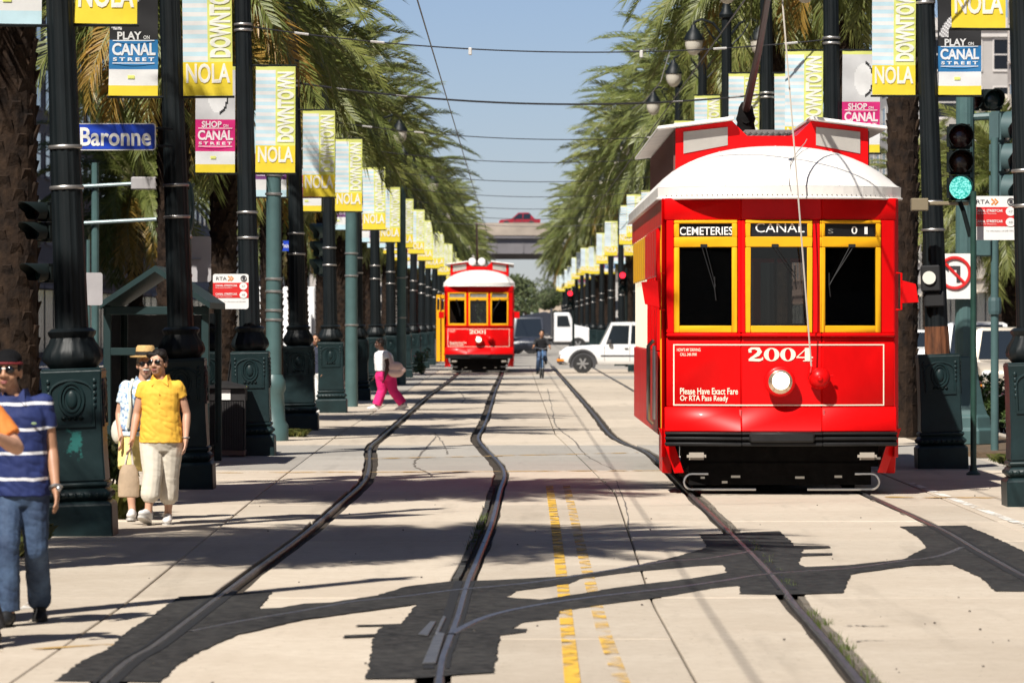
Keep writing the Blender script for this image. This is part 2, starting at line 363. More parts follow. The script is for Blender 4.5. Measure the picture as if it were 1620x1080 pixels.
plate([(697, 984), (701, 977), (706, 979), (694, 1005), (688, 1005)], .006, .018)
# ------------------------------------------------------------------ black asphalt patches round the crossover
outer = [(86, 1078), (124, 1049), (169, 1027), (204, 997), (237, 976), (284, 944), (335, 941), (433, 935), (409, 963), (444, 961), (480, 955), (524, 953), (591, 943), (646, 927), (718, 919), (783, 918), (900, 911), (971, 901),
         (1060, 883), (1099, 872), (1118, 866), (1106, 845), (1154, 844), (1179, 842), (1233, 840), (1258, 863), (1312, 864), (1312, 867), (1270, 869), (1268, 875), (1318, 875), (1318, 878), (1267, 880), (1267, 885), (1261, 889), (1273, 897), (1340, 894), (1428, 885), (1465, 866), (1453, 850), (1424, 833), (1465, 832), (1528, 831), (1569, 848),
         (1620, 872), (1700, 910), (1720, 935), (1575, 935), (1550, 913), (1506, 893), (1440, 895), (1346, 908), (1333, 938), (1220, 941), (1171, 940), (1168, 927), (1132, 930), (1054, 944), (971, 954), (888, 966), (880, 979), (830, 984), (809, 994), (832, 995), (830, 1000), (791, 1005),
         (781, 1064), (713, 1068), (654, 1074), (580, 1074), (591, 1007), (541, 1009), (545, 1005), (593, 1003), (607, 990), (562, 991), (564, 989), (633, 987), (659, 956), (584, 966), (480, 980), (379, 1003), (311, 1033), (276, 1056), (255, 1079)]
hole = [(801, 945), (817, 935), (900, 924), (916, 916), (1000, 905), (1110, 895), (1143, 894), (1150, 906), (1110, 913), (971, 930), (900, 942), (856, 949)]
def rough_loop(P, amp, step, seed):
    r_ = random.Random(seed); Q = [G(*p) for p in P]; out = []
    for i in range(len(Q)):
        a = Vector(Q[i]); b = Vector(Q[(i + 1) % len(Q)]); n = max(1, int((b - a).length / step))
        for k in range(n):
            p = a.lerp(b, k / n); q = amp * (.3 if n == 1 else 1); out.append((p.x + r_.uniform(-q, q) * .6, p.y + r_.uniform(-q, q) * 1.4))
    return out
bm = bmesh.new()
for loop in (rough_loop(outer, .018, .12, 1), rough_loop(hole, .018, .12, 2)):
    vs = [bm.verts.new((x, y, .0045)) for x, y in loop]
    for i in range(len(vs)): bm.edges.new((vs[i], vs[(i + 1) % len(vs)]))
bmesh.ops.triangle_fill(bm, use_beauty=True, use_dissolve=False, edges=bm.edges[:])
bmesh.ops.recalc_face_normals(bm, faces=bm.faces)
me = bpy.data.meshes.new('asphalt_patch'); bm.to_mesh(me); bm.free(); me.materials.append(M_asph)
tag(link('asphalt_patch', me), kind='structure')
# ------------------------------------------------------------------ worn paint
def worn(name, col, lo=.46, hi=.54, sc=3.0):
    m = mat(name, col, .7, var=.18, scale=10); n = m.node_tree.nodes; l = m.node_tree.links; b = n['Principled BSDF']
    g_ = n.new('ShaderNodeNewGeometry'); t = n.new('ShaderNodeTexNoise'); t.inputs['Scale'].default_value = sc; t.inputs['Detail'].default_value = 3; t.inputs['Roughness'].default_value = .5
    mp_ = n.new('ShaderNodeMapping'); mp_.inputs['Scale'].default_value = (1.6, .75, 1); l.new(g_.outputs['Position'], mp_.inputs[0]); l.new(mp_.outputs[0], t.inputs['Vector']); mr = n.new('ShaderNodeMapRange'); mr.inputs[1].default_value = lo; mr.inputs[2].default_value = hi
    l.new(t.outputs['Fac'], mr.inputs[0]); l.new(mr.outputs[0], b.inputs['Alpha']); return m
M_yel = worn('worn_yellow_paint', (.74, .44, .05), .36, .56, 3.2)
M_yel2 = worn('faded_yellow_paint', (.74, .45, .08), .43, .66, 3.2)
M_tan = worn('faded_tan_paint', (.48, .30, .10), .40, .58, 2.5)
M_wht = worn('worn_white_paint', (.75, .72, .66), .38, .52, 3)
def stripe(mt, pts, w, z=.0042, along=True):
    s = MB(); P = [G(*p) for p in pts]
    for a, b in zip(P, P[1:]):
        if along: q = [(a[0] - w / 2, a[1]), (a[0] + w / 2, a[1]), (b[0] + w / 2, b[1]), (b[0] - w / 2, b[1])]
        else: q = [(a[0], a[1] - w / 2), (b[0], b[1] - w / 2), (b[0], b[1] + w / 2), (a[0], a[1] + w / 2)]
        s.add([(x, y, z) for x, y in q], [(0, 1, 2, 3)])
    return tag(s.build('road_marking', mt), kind='structure')
stripe(M_yel, [(906, 1082), (893, 950), (880, 840), (869, 768)], .085)
stripe(M_yel2, [(985, 1082), (955, 1000), (925, 890), (896, 768)], .085)
stripe(M_tan, [(330, 748), (1060, 744)], .26, along=False)
stripe(M_tan, [(560, 726), (1010, 716)], .3, along=False)
stripe(M_tan, [(-20, 1031), (182, 1019)], .16, along=False)
stripe(M_tan, [(1400, 786), (1620, 788)], .35, along=False)
stripe(M_wht, [(1640, 838), (1505, 788), (1440, 764)], .10)
stripe(M_wht, [(40, 965), (62, 948)], .10)
# tar seams and cracks
M_tar = mat('tar_seam', (.17, .15, .13), .85, var=.3)
def crack(pts, w, seed):
    r_ = random.Random(seed); P = smooth_pts([G(*p) for p in pts], 10); s = MB(); vs = []
    for i, p in enumerate(P):
        a = P[max(i - 1, 0)]; b = P[min(i + 1, len(P) - 1)]; dx, dy = b[0] - a[0], b[1] - a[1]; q = math.hypot(dx, dy); ww = w * r_.uniform(.3, 1.0); o = r_.uniform(-w, w) * .5
        vs += [(p[0] + dy / q * (o + ww / 2), p[1] - dx / q * (o + ww / 2), .0035), (p[0] + dy / q * (o - ww / 2), p[1] - dx / q * (o - ww / 2), .0035)]
    s.add(vs, [(2 * i, 2 * i + 1, 2 * i + 3, 2 * i + 2) for i in range(len(P) - 1)]); tag(s.build('tar_seam', M_tar), kind='structure')
for i, (P, w) in enumerate([([(690, 690), (665, 720), (655, 735), (672, 745), (685, 752)], .035), ([(687, 684), (700, 700), (708, 718)], .03), ([(866, 615), (872, 640), (880, 672), (905, 694), (930, 722), (975, 744)], .03),
                            ([(725, 617), (735, 630), (730, 638)], .04), ([(1338, 990), (1358, 989), (1372, 990), (1405, 990)], .05), ([(1353, 1015), (1370, 1013), (1398, 1013)], .03), ([(975, 760), (990, 800), (995, 840)], .02)]): crack(P, w, i)
# weeds and leaf litter in the flangeways, small stones on the slabs
s = MB(); r_ = random.Random(5)
def tuft(x, y, h, n):
    for k in range(n):
        a = r_.uniform(0, 6.28); d = r_.uniform(.0, .05); hx, hy = math.cos(a), math.sin(a); l = h * r_.uniform(.5, 1.1)
        bx, by = x + hx * d, y + hy * d
        s.add([(bx - hy * .006, by + hx * .006, -.03), (bx + hy * .006, by - hx * .006, -.03), (bx + hx * l * .6, by + hy * l * .6, l)], [(0, 1, 2)])
for k in range(60):
    y = r_.choice([r_.uniform(26, 33), r_.uniform(36, 44)]); tuft(lerp_poly(R2L, y) + r_.uniform(.06, .10), y, r_.uniform(.02, .05), 7)
for k in range(26): y = r_.uniform(42, 49); tuft(lerp_poly(R1, y) - .1, y, r_.uniform(.03, .06), 8)
tag(s.build('weeds', M_weed), 'small green weeds growing in the grooves beside the rails', 'weeds', kind='stuff')
s = MB()
for k in range(70):
    y = r_.uniform(25, 60); x = r_.uniform(-3.4, 4.6) * y / 45; d = r_.uniform(.003, .008)
    s.box(x - d, x + d, y - d, y + d, .001, .001 + d * 1.2)
tag(s.build('litter', mat('grit', (.07, .06, .05), .9, var=.4)), 'scattered grit and tiny stones on the concrete', 'grit', kind='stuff')
# ------------------------------------------------------------------ the red streetcars
M_red = mat('streetcar_red', (.64, .003, .004), .36, var=.13, scale=1.6, stretch=(1, 1, .45), coat=.04, bump=.03, bscale=3, spec=.16)
M_yelp = mat('streetcar_yellow', (.80, .40, .012), .4, var=.06, scale=6, spec=.25)
M_cream = mat('cream_lettering', (.86, .78, .62), .6)
M_white = mat('white_roof_paint', (.76, .73, .69), .6, var=.10, scale=2, bump=.04, bscale=4)
M_dark = mat('underframe_black', (.007, .0065, .0065), .85, var=.4, scale=9, spec=.12)
M_rub = mat('bumper_black', (.014, .014, .015), .5, spec=.3, var=.25, scale=6)
M_chr = mat('steel_trim', (.5, .5, .5), .3, .9)
M_int = mat('varnished_wood', (.045, .022, .011), .5, var=.4, scale=8, stretch=(1, 1, 6))
M_sign = mat('sign_black', (.010, .010, .012), .3)
M_sgrey = mat('sign_grey', (.20, .20, .19), .4, var=.2, scale=10)
M_slet = mat('sign_letters', (.82, .82, .80), .5)
M_pane = glass('window_glass', (.5, .52, .52), .01)
M_milk = mat('milky_pane', (.36, .34, .31), .35, var=.05)
M_lamp = mat('headlamp_lit', (.9, .8, .6), .2, emit=(1, .86, .6), estr=3.0)
M_lamp2 = mat('marker_lens', (.36, .32, .27), .3)
M_grille = mat('grille_grey', (.20, .19, .18), .6, .3)
M_mesh = mat('seat_leather', (.035, .016, .012), .6)
M_rope = mat('pale_rope', (.55, .5, .44), .8)

def fy(x): return max(0, abs(x) - .44) * .26
def digit(mb, d, x0, z0, w, h, y, f):
    X = lambda t: x0 + t * w; Z = lambda t: z0 + t * h
    if d == '0':
        n = 28; vs = []
        for i in range(n):
            a = 2 * math.pi * i / n; vs += [(X(.5 + .5 * math.cos(a)), y, Z(.5 + .5 * math.sin(a))), (X(.5 + .2 * math.cos(a)), y, Z(.5 + .43 * math.sin(a)))]
        mb.add([f(v) for v in vs], [(2 * i, 2 * i + 1, (2 * i + 3) % (2 * n), (2 * i + 2) % (2 * n)) for i in range(n)])
    if d == '4':
        mb.ribbon([(X(.02), Z(.30)), (X(.62), Z(.98))], .07 * h, y, f=f); mb.ribbon([(X(.0), Z(.285)), (X(1), Z(.285))], .09 * h, y + .0012, f=f)
        mb.ribbon([(X(.66), Z(.02)), (X(.66), Z(1))], .30 * w, y - .0012, f=f); mb.ribbon([(X(.40), Z(.03)), (X(.95), Z(.03))], .07 * h, y, f=f)
    if d == '2':
        P = [(.12, .72), (.10, .82), (.22, .95), (.45, .97), (.70, .90), (.78, .72), (.66, .52), (.40, .34), (.18, .20), (.06, .09)]
        mb.ribbon([(X(a), Z(b)) for a, b in P], [.10 * w, .2 * w, .16 * w, .12 * w, .26 * w, .30 * w, .26 * w, .18 * w, .13 * w, .10 * w], y, f=f)
        mb.ribbon([(X(.05), Z(.09)), (X(.35), Z(.10)), (X(.75), Z(.08)), (X(.95), Z(.16)), (X(.98), Z(.30))], [.14 * h, .19 * h, .20 * h, .16 * h, .06 * h], y - .0012, f=f)
        mb.add([f((X(.14 + .11 * math.cos(a)), y - .0006, Z(.72 + .08 * math.sin(a)))) for a in [i * .524 for i in range(12)]], [tuple(range(12))])
    if d == '1':
        mb.ribbon([(X(.5), Z(.0)), (X(.5), Z(1))], .30 * w, y, f=f); mb.ribbon([(X(.15), Z(.04)), (X(.85), Z(.04))], .08 * h, y - .0012, f=f); mb.ribbon([(X(.15), Z(.80)), (X(.5), Z(.95))], .09 * h, y + .0012, f=f)
class FB(MB):                    # boxes that follow the three-sided front
    def fbox(s, x0, x1, d0, d1, z0, z1, mi=0, tilt=0):
        xs = [x0] + [b for b in (-.44, .44) if x0 < b < x1] + [x1]
        for a, b in zip(xs, xs[1:]):
            s.hexa([(a, fy(a) + d0, z0), (b, fy(b) + d0, z0), (b, fy(b) + d1, z0), (a, fy(a) + d1, z0), (a, fy(a) + d0 + tilt, z1), (b, fy(b) + d0 + tilt, z1), (b, fy(b) + d1, z1), (a, fy(a) + d1, z1)], mi)
        return s
LEN = 14.6
def make_tram(num, label, loc, signs, door_open):
    T = thing('streetcar', label, 'streetcar', loc)
    ff = lambda p: (p[0], p[1] + fy(p[0]), p[2])
    # --- shell: dash panel, posts, header, side walls
    s = FB(); s.fbox(-1.25, 1.25, 0, .06, .96, 1.72); s.build('dash_panel', M_red, T, bevel=.012, smooth=True)
    s = FB(); s.fbox(-1.25, 1.25, -.045, .03, 1.722, 1.765); s.build('window_sill', M_red, T, bevel=.012, smooth=True)
    s = FB(); s.fbox(-1.27, 1.27, -.11, .04, .69, .958, tilt=.105); s.build('apron_panel', M_red, T, bevel=.01, smooth=True)
    for x0, x1 in ((-1.25, -1.168), (-.481, -.395), (.34, .419), (1.099, 1.25)):
        s = FB(); s.fbox(x0, x1, .0, .08, 1.766, 2.998); s.build('post', M_red, T, bevel=.008)
    s = FB(); s.fbox(-1.27, 1.27, -.005, .08, 3.0, 3.24); s.build('header', M_red, T, bevel=.01, smooth=True)
    s = MB()
    for sg in (-1, 1):
        a, b = sorted((sg * 1.25, sg * 1.30)); 
        s.hexa([(a, fy(1.25) + .002, .40), (b, .30, .40), (b, .55, .40), (a, .55, .40), (a, fy(1.25) + .002, 3.24), (b, .30, 3.24), (b, .55, 3.24), (a, .55, 3.24)])
    s.build('corner_post', M_red, T, bevel=.01)
    for sg in (-1, 1):
        w = MB(); a, b = sorted((sg * 1.26, sg * 1.30))
        w.box(a, b, 1.75, LEN - 1.6, .62, 1.55); w.box(a, b, .551, LEN - .5, 2.95, 3.24)
        w.build('side_wall', M_red, T, bevel=.006)
        k = MB(); a, b = sorted((sg * 1.18, sg * 1.285))
        k.prism([(.34, .66), (.55, .22), (1.65, .22), (1.85, .45), (1.85, .66)], a, b, 'x'); k.build('step_skirt', M_red, T, bevel=.01)
        # flared red skirt at the corner
        k = MB(); x0, x1 = sg * 1.27, sg * 1.33
        k.hexa([(sg * 1.16, .24, .23), (sg * 1.06, .12, .24), (sg * 1.06, .2, .24), (sg * 1.16, .40, .23), (x1, .30, .72), (sg * 1.22, .19, .72), (sg * 1.22, .28, .72), (x1, .5, .72)]); k.build('corner_skirt', M_red, T, smooth=True)
        # side windows: cream posts, yellow upper sash, glass
        y = 1.75
        while y < LEN - 1.9:
            f_ = MB(); a, b = sorted((sg * 1.265, sg * 1.31))
            f_.box(a, b, y, y + .09, 1.56, 2.94); f_.build('side_post', M_cream if y > 6.5 else M_red, T, bevel=.005)
            f_ = MB(); a, b = sorted((sg * 1.268, sg * 1.318)); f_.box(a, b, y + .10, y + .96, 2.40, 2.93); f_.build('side_window', M_yelp if y > 6.5 else M_red, T, bevel=.008)
            pn = MB(); a, b = sorted((sg * 1.28, sg * 1.288)); pn.box(a, b, y + .10, y + .96, 1.57, 2.39); pn.build('pane', M_pane, T)
            y += 1.0
        # folding door with yellow frame
        if not (door_open and sg < 0):
            d = MB(); a, b = sorted((sg * 1.235, sg * 1.275))
            for y0 in (.60, 1.18):
                d.box(a, b, y0, y0 + .08, .42, 2.92); d.box(a, b, y0 + .46, y0 + .54, .42, 2.92); d.box(a, b, y0 + .08, y0 + .46, .42, .95); d.box(a, b, y0 + .08, y0 + .46, 2.82, 2.92)
            dr = d.build('door', M_yelp, T, bevel=.006)
            pn = MB(); a, b = sorted((sg * 1.25, sg * 1.256)); pn.box(a, b, .69, 1.05, .96, 2.81); pn.box(a, b, 1.27, 1.63, .96, 2.81); pn.build('pane', M_pane, dr)
        else:
            d = MB(); x0 = -1.27
            for k in range(2):
                xa, xb = x0 - .34 + k * .17, x0 - .34 + k * .17 + .15; yy = .62 + k * .1
                d.box(xa, xa + .03, yy, yy + .04, .42, 2.92); d.box(xb - .03, xb, yy, yy + .04, .42, 2.92); d.box(xa, xb, yy + .004, yy + .036, .42, 2.35); d.box(xa, xb, yy + .004, yy + .036, 2.78, 2.92)
            d.build('door', M_yelp, T, bevel=.006)
    h = MB(); h.tube([(-1.285, .33, .72), (-1.29, .33, 1.3), (-1.285, .33, 2.95)], .022, 8); h.build('handrail', M_yelp, T, smooth=True)
    h = MB(); h.tube([(-1.37, 1.2, .75), (-1.42, 1.2, .8), (-1.42, 1.2, 1.62), (-1.36, 1.2, 1.68)], .022, 8); h.box(-1.36, -1.34, 1.25, 1.75, .8, 1.62); h.build('grab_rail', M_chr, T, smooth=True)
    # --- front windows
    for i, (x0, x1) in enumerate(((-1.166, -.483), (-.393, .338), (.421, 1.097))):
        f_ = FB(); d0, d1 = -.022, .045
        f_.fbox(x0, x0 + .058, d0, d1, 1.768, 2.70); f_.fbox(x1 - .058, x1, d0, d1, 1.768, 2.70); f_.fbox(x0 + .058, x1 - .058, d0, d1, 1.768, 1.845)
        f_.fbox(x0, x1, d0, d1, 2.702, 2.815); f_.fbox(x0, x0 + .056, d0, d1, 2.815, 2.96); f_.fbox(x1 - .056, x1, d0, d1, 2.815, 2.96); f_.fbox(x0, x1, d0, d1, 2.96, 2.997)
        wf = f_.build('window_frame', M_yelp, T, bevel=.007, smooth=True)
        p = FB(); p.fbox(x0 + .05, x1 - .05, .012, .018, 1.83, 2.71); p.build('pane', M_pane, wf)
        bar = FB(); bar.fbox(x0 + .055, x1 - .055, .02, .03, 1.842, 1.87); bar.build('rubber_seal', M_rub, wf)
        sb = FB(); sb.fbox(x0 + .05, x1 - .05, .014, .03, 2.812, 2.965)
        sg_ = sb.build('destination_sign', M_sign if signs else M_sgrey, T)
        if signs:
            t = MB(); xm0, xm1 = x0 + .06, x1 - .055
            if i == 0: t.text('CEMETERIES', xm0, xm1 + .01, 2.835, 2.925, .009, .012, f=ff)
            if i == 1: t.text('CANAL', xm0 + .05, xm1 - .03, 2.862, 2.965, .009, .0, f=ff)
            if i == 2:
                t.text('0', xm0 + .29, xm0 + .355, 2.845, 2.93, .009, .01, f=ff); t.text('1', xm0 + .435, xm0 + .47, 2.845, 2.93, .009, -.01, f=ff)
            t.build('lettering', M_slet, sg_)
            if i == 2:
                t = MB(); t.text('S', xm0 + .03, xm0 + .09, 2.85, 2.90, .009, .0, f=ff); t.build('lettering', M_sgrey, sg_)
        wx = x0 + (.30, .30, .33)[i]; e = ((.14, -.47), (.24, -.35), (-.23, -.43))[i]
        wp = MB(); base = ff((wx, -.035, 2.71)); tip = ff((wx + e[0], -.03, 2.71 + e[1])); base2 = ff((wx + .04, -.035, 2.71)); tip2 = ff((wx + e[0] + .012, -.03, 2.71 + e[1] + .03))
        wp.tube([base, tip], .0055, 5); wp.tube([base2, tip2], .0045, 5); wp.tube([ff((wx + e[0], -.02, 2.71 + e[1] + .14)), tip, ff((wx + e[0] + .015, -.02, 2.71 + e[1] - .12))], .007, 5); wp.box(base[0] - .015, base[0] + .06, base[1] - .01, base[1] + .02, 2.70, 2.735)
        wp.build('wiper', M_rub, T)
    # --- cream outline and lettering on the dash
    t = FB(); t.fbox(-1.175, 1.135, -.006, -.004, 1.630, 1.643); t.fbox(-1.175, 1.135, -.006, -.004, .972, .985); t.fbox(-1.175, -1.162, -.006, -.004, .985, 1.630); t.fbox(1.122, 1.135, -.006, -.004, .985, 1.630)
    t.build('border_line', M_cream, T)
    t = MB(); x = -.365
    for d, w in zip(num, (.165, .17, .17, .18) if num[-1] == '4' else (.165, .17, .17, .12)):
        digit(t, d, x, 1.458, w, .145, -.007, ff); x += w + .008
    t.build('fleet_number', M_cream, T)
    t = MB(); t.text('Please Have Exact Fare', -1.10, -.475, 1.095, 1.165, -.007, .012, f=ff); t.text('Or RTA Pass Ready', -1.10, -.58, 1.005, 1.085, -.007, .012, f=ff)
    t.text("HOW'S MY DRIVING", -1.135, -.88, 1.565, 1.60, -.007, .01, f=ff); t.text('CALL 248-3900', -1.10, -.92, 1.515, 1.548, -.007, .01, f=ff)
    t.build('lettering', M_cream, T)
    t = MB(); t.tube([(.03, -.012, .90), (-.02, -.012, .915), (-.04, -.012, .885), (.0, -.014, .865), (.03, -.02, .84), (.01, -.03, .81), (-.02, -.04, .815)], .010, 6); t.build('bell_hook', M_red, T, smooth=True)
    for x in (-.45, .46): 
        t = FB(); t.fbox(x - .012, x + .012, -.055, -.04, .80, .93, tilt=.045); t.build('seam_strip', mat('faded_red', (.62, .08, .08), .5), T)
    # --- headlight, retriever
    h = MB(); h.lathe([(.03, .03), (.10, .0), (.150, -.05), (.168, -.11), (.165, -.16), (.145, -.175)], (-.02, 0, 1.235), 28, axis='y'); hl = h.build('headlight', M_red, T, smooth=True)
    h = MB(); h.lathe([(.142, -.170), (.10, -.19), (.05, -.20), (.005, -.203)], (-.02, 0, 1.235), 24, axis='y'); h.build('lens', mat('headlamp_glass', (.75, .58, .42), .15, .8), hl, smooth=True)
    h = MB(); h.lathe([(.095, -.196), (.07, -.205), (.02, -.212), (.003, -.213)], (-.015, 0, 1.245), 20, axis='y'); h.build('bulb', M_lamp, hl, smooth=True)
    h = MB(); h.ell((.41, -.09, 1.27), (.118, .10, .118), 20, 14); h.cyl((.41, 0, 1.27), (.41, -.1, 1.27), .06, n=16); h.ell((.41, -.185, 1.27), (.035, .02, .035), 10, 6); h.tube([(.29, -.09, 1.27), (.31, -.14, 1.34), (.32, -.12, 1.40)], .014, 6); h.tube([(.53, -.06, 1.30), (.56, -.06, 1.30)], .012, 6)
    h.build('rope_retriever', M_red, T, smooth=True)
    # --- bumper (ribbed, with a coupler pocket), underframe
    for z0, z1, dd in ((.655, .685, -.20), (.60, .635, -.21), (.535, .575, -.20)):
        b = FB(); b.fbox(-1.27, 1.27, dd, -.07, z0, z1); b.build('bumper_rib', M_rub, T, bevel=.01, smooth=True)
    b = FB(); b.fbox(-1.26, 1.26, -.165, -.05, .53, .683); b.build('bumper', M_dark, T)
    b = MB(); b.box(-.36, .35, -.25, -.08, .575, .69); b.build('coupler_cover', M_rub, T, bevel=.02, smooth=True)
    for sg in (-1, 1):
        b = MB(); b.box(sg * .93 - .105, sg * .93 + .105, -.11, -.05, .385, .465); b.build('marker_lamp', M_lamp2, T, bevel=.025, seg=2, smooth=True)
    u = MB(); u.box(-1.08, 1.08, .32, .6, .30, .53); u.box(-1.0, 1.0, .30, .40, .10, .34); u.box(-.9, .9, .4, LEN - .6, .42, .60); u.box(-.6, .6, .5, 3.6, .15, .42); u.box(-.8, .8, 4.5, 9.5, .18, .42); u.build('underframe', M_dark, T)
    u = MB(); r = .085
    for sg in (-1, 1):
        u.tube([(sg * .28, -.04, .06), (sg * .90, -.04, .06)] + [(sg * (.98 + r * math.sin(a)), -.04, .06 + r - r * math.cos(a)) for a in [i * math.pi / 8 for i in range(9)]] + [(sg * .80, -.04, .06 + 2 * r)], .012, 6)
    u.build('lifeguard_rail', M_chr, T, smooth=True)
    u = MB()
    for x, z, sz in ((-.86, .19, .022), (-.62, .14, .03), (-.5, .2, .05), (.2, .19, .05), (.62, .2, .04), (1.05, .40, .03)): u.box(x - sz, x + sz, -.03, .02, z - .012, z + .012)
    u.build('fittings', mat('dull_metal', (.22, .2, .17), .5, .6), T)
    for yc in (1.9, 3.6, LEN - 3.6, LEN - 1.9):
        for sg in (-1, 1):
            w = MB(); w.lathe([(.30, -.06), (.335, -.055), (.335, .05), (.36, .055), (.36, .075), (.1, .08)], (sg * .84, yc, .345), 20, axis='x'); w.build('wheel', M_dark, T, smooth=True)
    # --- floor, interior, rear wall
    f_ = MB(); f_.box(-1.24, 1.24, .3, LEN - .4, .62, .70); f_.build('floor', M_int, T)
    f_ = MB(); f_.box(-1.25, 1.25, LEN - .5, LEN - .42, .6, 1.75); f_.box(-1.25, 1.25, LEN - .5, LEN - .42, 2.7, 3.24)
    for x in (-1.25, -.45, .36, 1.15): f_.box(x, x + .1, LEN - .5, LEN - .42, 1.75, 2.7)
    f_.build('rear_wall', M_red, T)
    f_ = MB(); f_.box(-1.24, 1.24, .3, LEN - .5, 3.10, 3.14); f_.build('ceiling', M_int, T)
    f_ = MB(); f_.box(-1.24, -.35, 1.70, 1.74, .7, 3.1); f_.box(.35, 1.24, 1.70, 1.74, .7, 3.1); f_.box(-.35, .35, 1.70, 1.74, 2.6, 3.1); f_.build('bulkhead', M_int, T)
    for r_ in range(9):
        for sg in (-1, 1):
            yb = 2.2 + r_ * 1.15; q = MB(); a, b = sorted((sg * .35, sg * 1.2)); q.box(a, b, yb, yb + .45, 1.05, 1.15); q.box(a, b, yb + .42, yb + .50, 1.15, 1.75); q.build('bench_seat', M_mesh, T, bevel=.03)
    q = MB(); q.box(-.95, -.55, .45, .75, .7, 1.55); q.tube([(-.75, .5, 1.55), (-.75, .42, 1.72)], .03); q.build('controller', M_dark, T, bevel=.02)
    for x, y in ((-.30, 1.0), (.32, 1.1), (-.3, 4.0), (.3, 4.0), (-.3, 7), (.3, 7)): q = MB(); q.cyl((x, y, .7), (x, y, 3.1), .018, n=8); q.build('stanchion', M_chr, T, smooth=True)
    q = MB(); q.box(.45, .75, .6, .9, .7, 1.9); q.build('fare_box', M_chr, T, bevel=.03); q = MB(); q.box(-.95, -.5, 1.0, 1.4, 1.2, 1.3); q.box(-.95, -.5, 1.38, 1.46, 1.3, 2.0); q.build('operator_seat', M_mesh, T, bevel=.03)
    # --- roof: dome, eave band, clerestory monitor
    rf = MB(); NX = 28; ys = [0, .05, .12, .22, .36, .54, .76, 1.0, 1.3, 1.7, 2.2, 4, 8, 12, LEN - .9, LEN - .3, LEN]
    vs = []
    def eave(x): return -.20 + .62 * (abs(x) / 1.335) ** 3.2
    for y in ys:
        for i in range(NX + 1):
            x = -1.335 + 2.67 * i / NX; t = min(1, y / 1.7); rise = (1 - (1 - t) ** 2.4) ** .62 if t > 0 else 0
            if y > LEN - 1: rise *= max(0, (LEN - y) / 1.0) ** .5
            yy = y + (eave(x) * max(0, 1 - y / 2.2))
            zz = 3.365 + .49 * rise * max(0, 1 - (abs(x) / 1.335) ** 2.3) ** .72
            vs.append((x, yy, zz))
    fs = [(j * (NX + 1) + i, j * (NX + 1) + i + 1, (j + 1) * (NX + 1) + i + 1, (j + 1) * (NX + 1) + i) for j in range(len(ys) - 1) for i in range(NX)]
    rf.add(vs, fs); roof = rf.build('roof', M_white, T, smooth=True)
    bd = MB(); loop = [(x, eave(x)) for x in [-1.335 + 2.67 * i / 24 for i in range(25)]]
    loop = [(-1.335, LEN)] + loop + [(1.335, LEN)]
    for (xa, ya), (xb, yb) in zip(loop, loop[1:]):
        bd.hexa([(xa, ya, 3.232), (xb, yb, 3.232), (xb * .97, yb + .06, 3.232), (xa * .97, ya + .06, 3.232), (xa * 1.002, ya - .003, 3.362), (xb * 1.002, yb - .003, 3.362), (xb * .97, yb + .06, 3.362), (xa * .97, ya + .06, 3.362)])
    bd.build('eave_band', M_white, roof, smooth=True)
    lip = MB(); lip.tube([(x * 1.006, y - .008, 3.236) for x, y in loop], .014, 6); lip.build('gutter_lip', M_white, roof, smooth=True)
    rv = MB()
    for i in range(1, 48):
        x = -1.30 + 2.60 * i / 48; rv.ell((x, eave(x) - .004, 3.268), (.007, .005, .007), 6, 4)
    rv.build('rivets', M_sgrey, roof)
    for x in (-.62, 0.0, .62):
        sm = MB(); sm.tube([(x, y + eave(x) * max(0, 1 - y / 2.2), 3.367 + .49 * ((1 - (1 - min(1, y / 1.7)) ** 2.4) ** .62 if y > 0 else 0) * max(0, 1 - (abs(x) / 1.335) ** 2.3) ** .72) for y in ys[:11]], .004, 4); sm.build('roof_seam', mat('seam_white', (.6, .58, .55), .6), roof)
    # monitor front at y = 2.0
    y0 = 2.05; mon = MB()
    mon.prism([(-1.09, 3.55), (1.09, 3.55), (1.09, 4.07), (.45, 4.16), (.28, 3.99), (-.28, 3.99), (-.45, 4.16), (-1.09, 4.07)], y0, y0 + .06, 'y')
    mon.build('clerestory_front', M_red, T)
    for sg in (-1, 1):
        f_ = MB(); a, b = sorted((sg * .50, sg * 1.0))
        f_.prism([(a, 3.885 if sg > 0 else 3.79), (b, 3.79 if sg > 0 else 3.885), (b, 4.035 if sg > 0 else 4.09), (a, 4.09 if sg > 0 else 4.035)], y0 - .012, y0 - .004, 'y'); f_.build('clerestory_pane', M_milk, T)
        f_ = MB(); a, b = sorted((sg * 1.05, sg * 1.09)); f_.box(a, b, y0 + .061, LEN - 2.2, 3.5, 4.06); f_.build('clerestory_side', mat('louvre_red', (.30, .05, .045), .6), T)
        for k in range(40):
            yy = y0 + .1 + k * .25; f_ = MB(); a, b = sorted((sg * 1.091, sg * 1.11)); f_.box(a, b, yy, yy + .09, 3.6, 4.05)
            if k < 40: f_.build('louvre', mat('louvre_slat', (.16, .07, .06), .6), T)
        w = MB(); i_, o_ = sg * .43, sg * 1.30
        w.prism([(i_, 4.165), (o_, 4.055), (o_, 4.095), (i_, 4.21)] if sg < 0 else [(i_, 4.165), (i_, 4.21), (o_, 4.095), (o_, 4.055)], y0 - .14, LEN - 2.1, 'y'); w.build('clerestory_roof', M_white, T, bevel=.01)
        f_ = MB(); f_.prism([(sg * .45, 4.16), (sg * .28, 3.99), (sg * .30, 3.98), (sg * .47, 4.14)], y0 + .07, LEN - 2.2, 'y'); f_.build('well_side', M_red, T)
    f_ = MB(); f_.box(-.27, .27, y0 + .07, LEN - 2.2, 3.93, 3.97); f_.build('roof_well', mat('roof_grey', (.3, .29, .28), .7), T)
    f_ = MB()
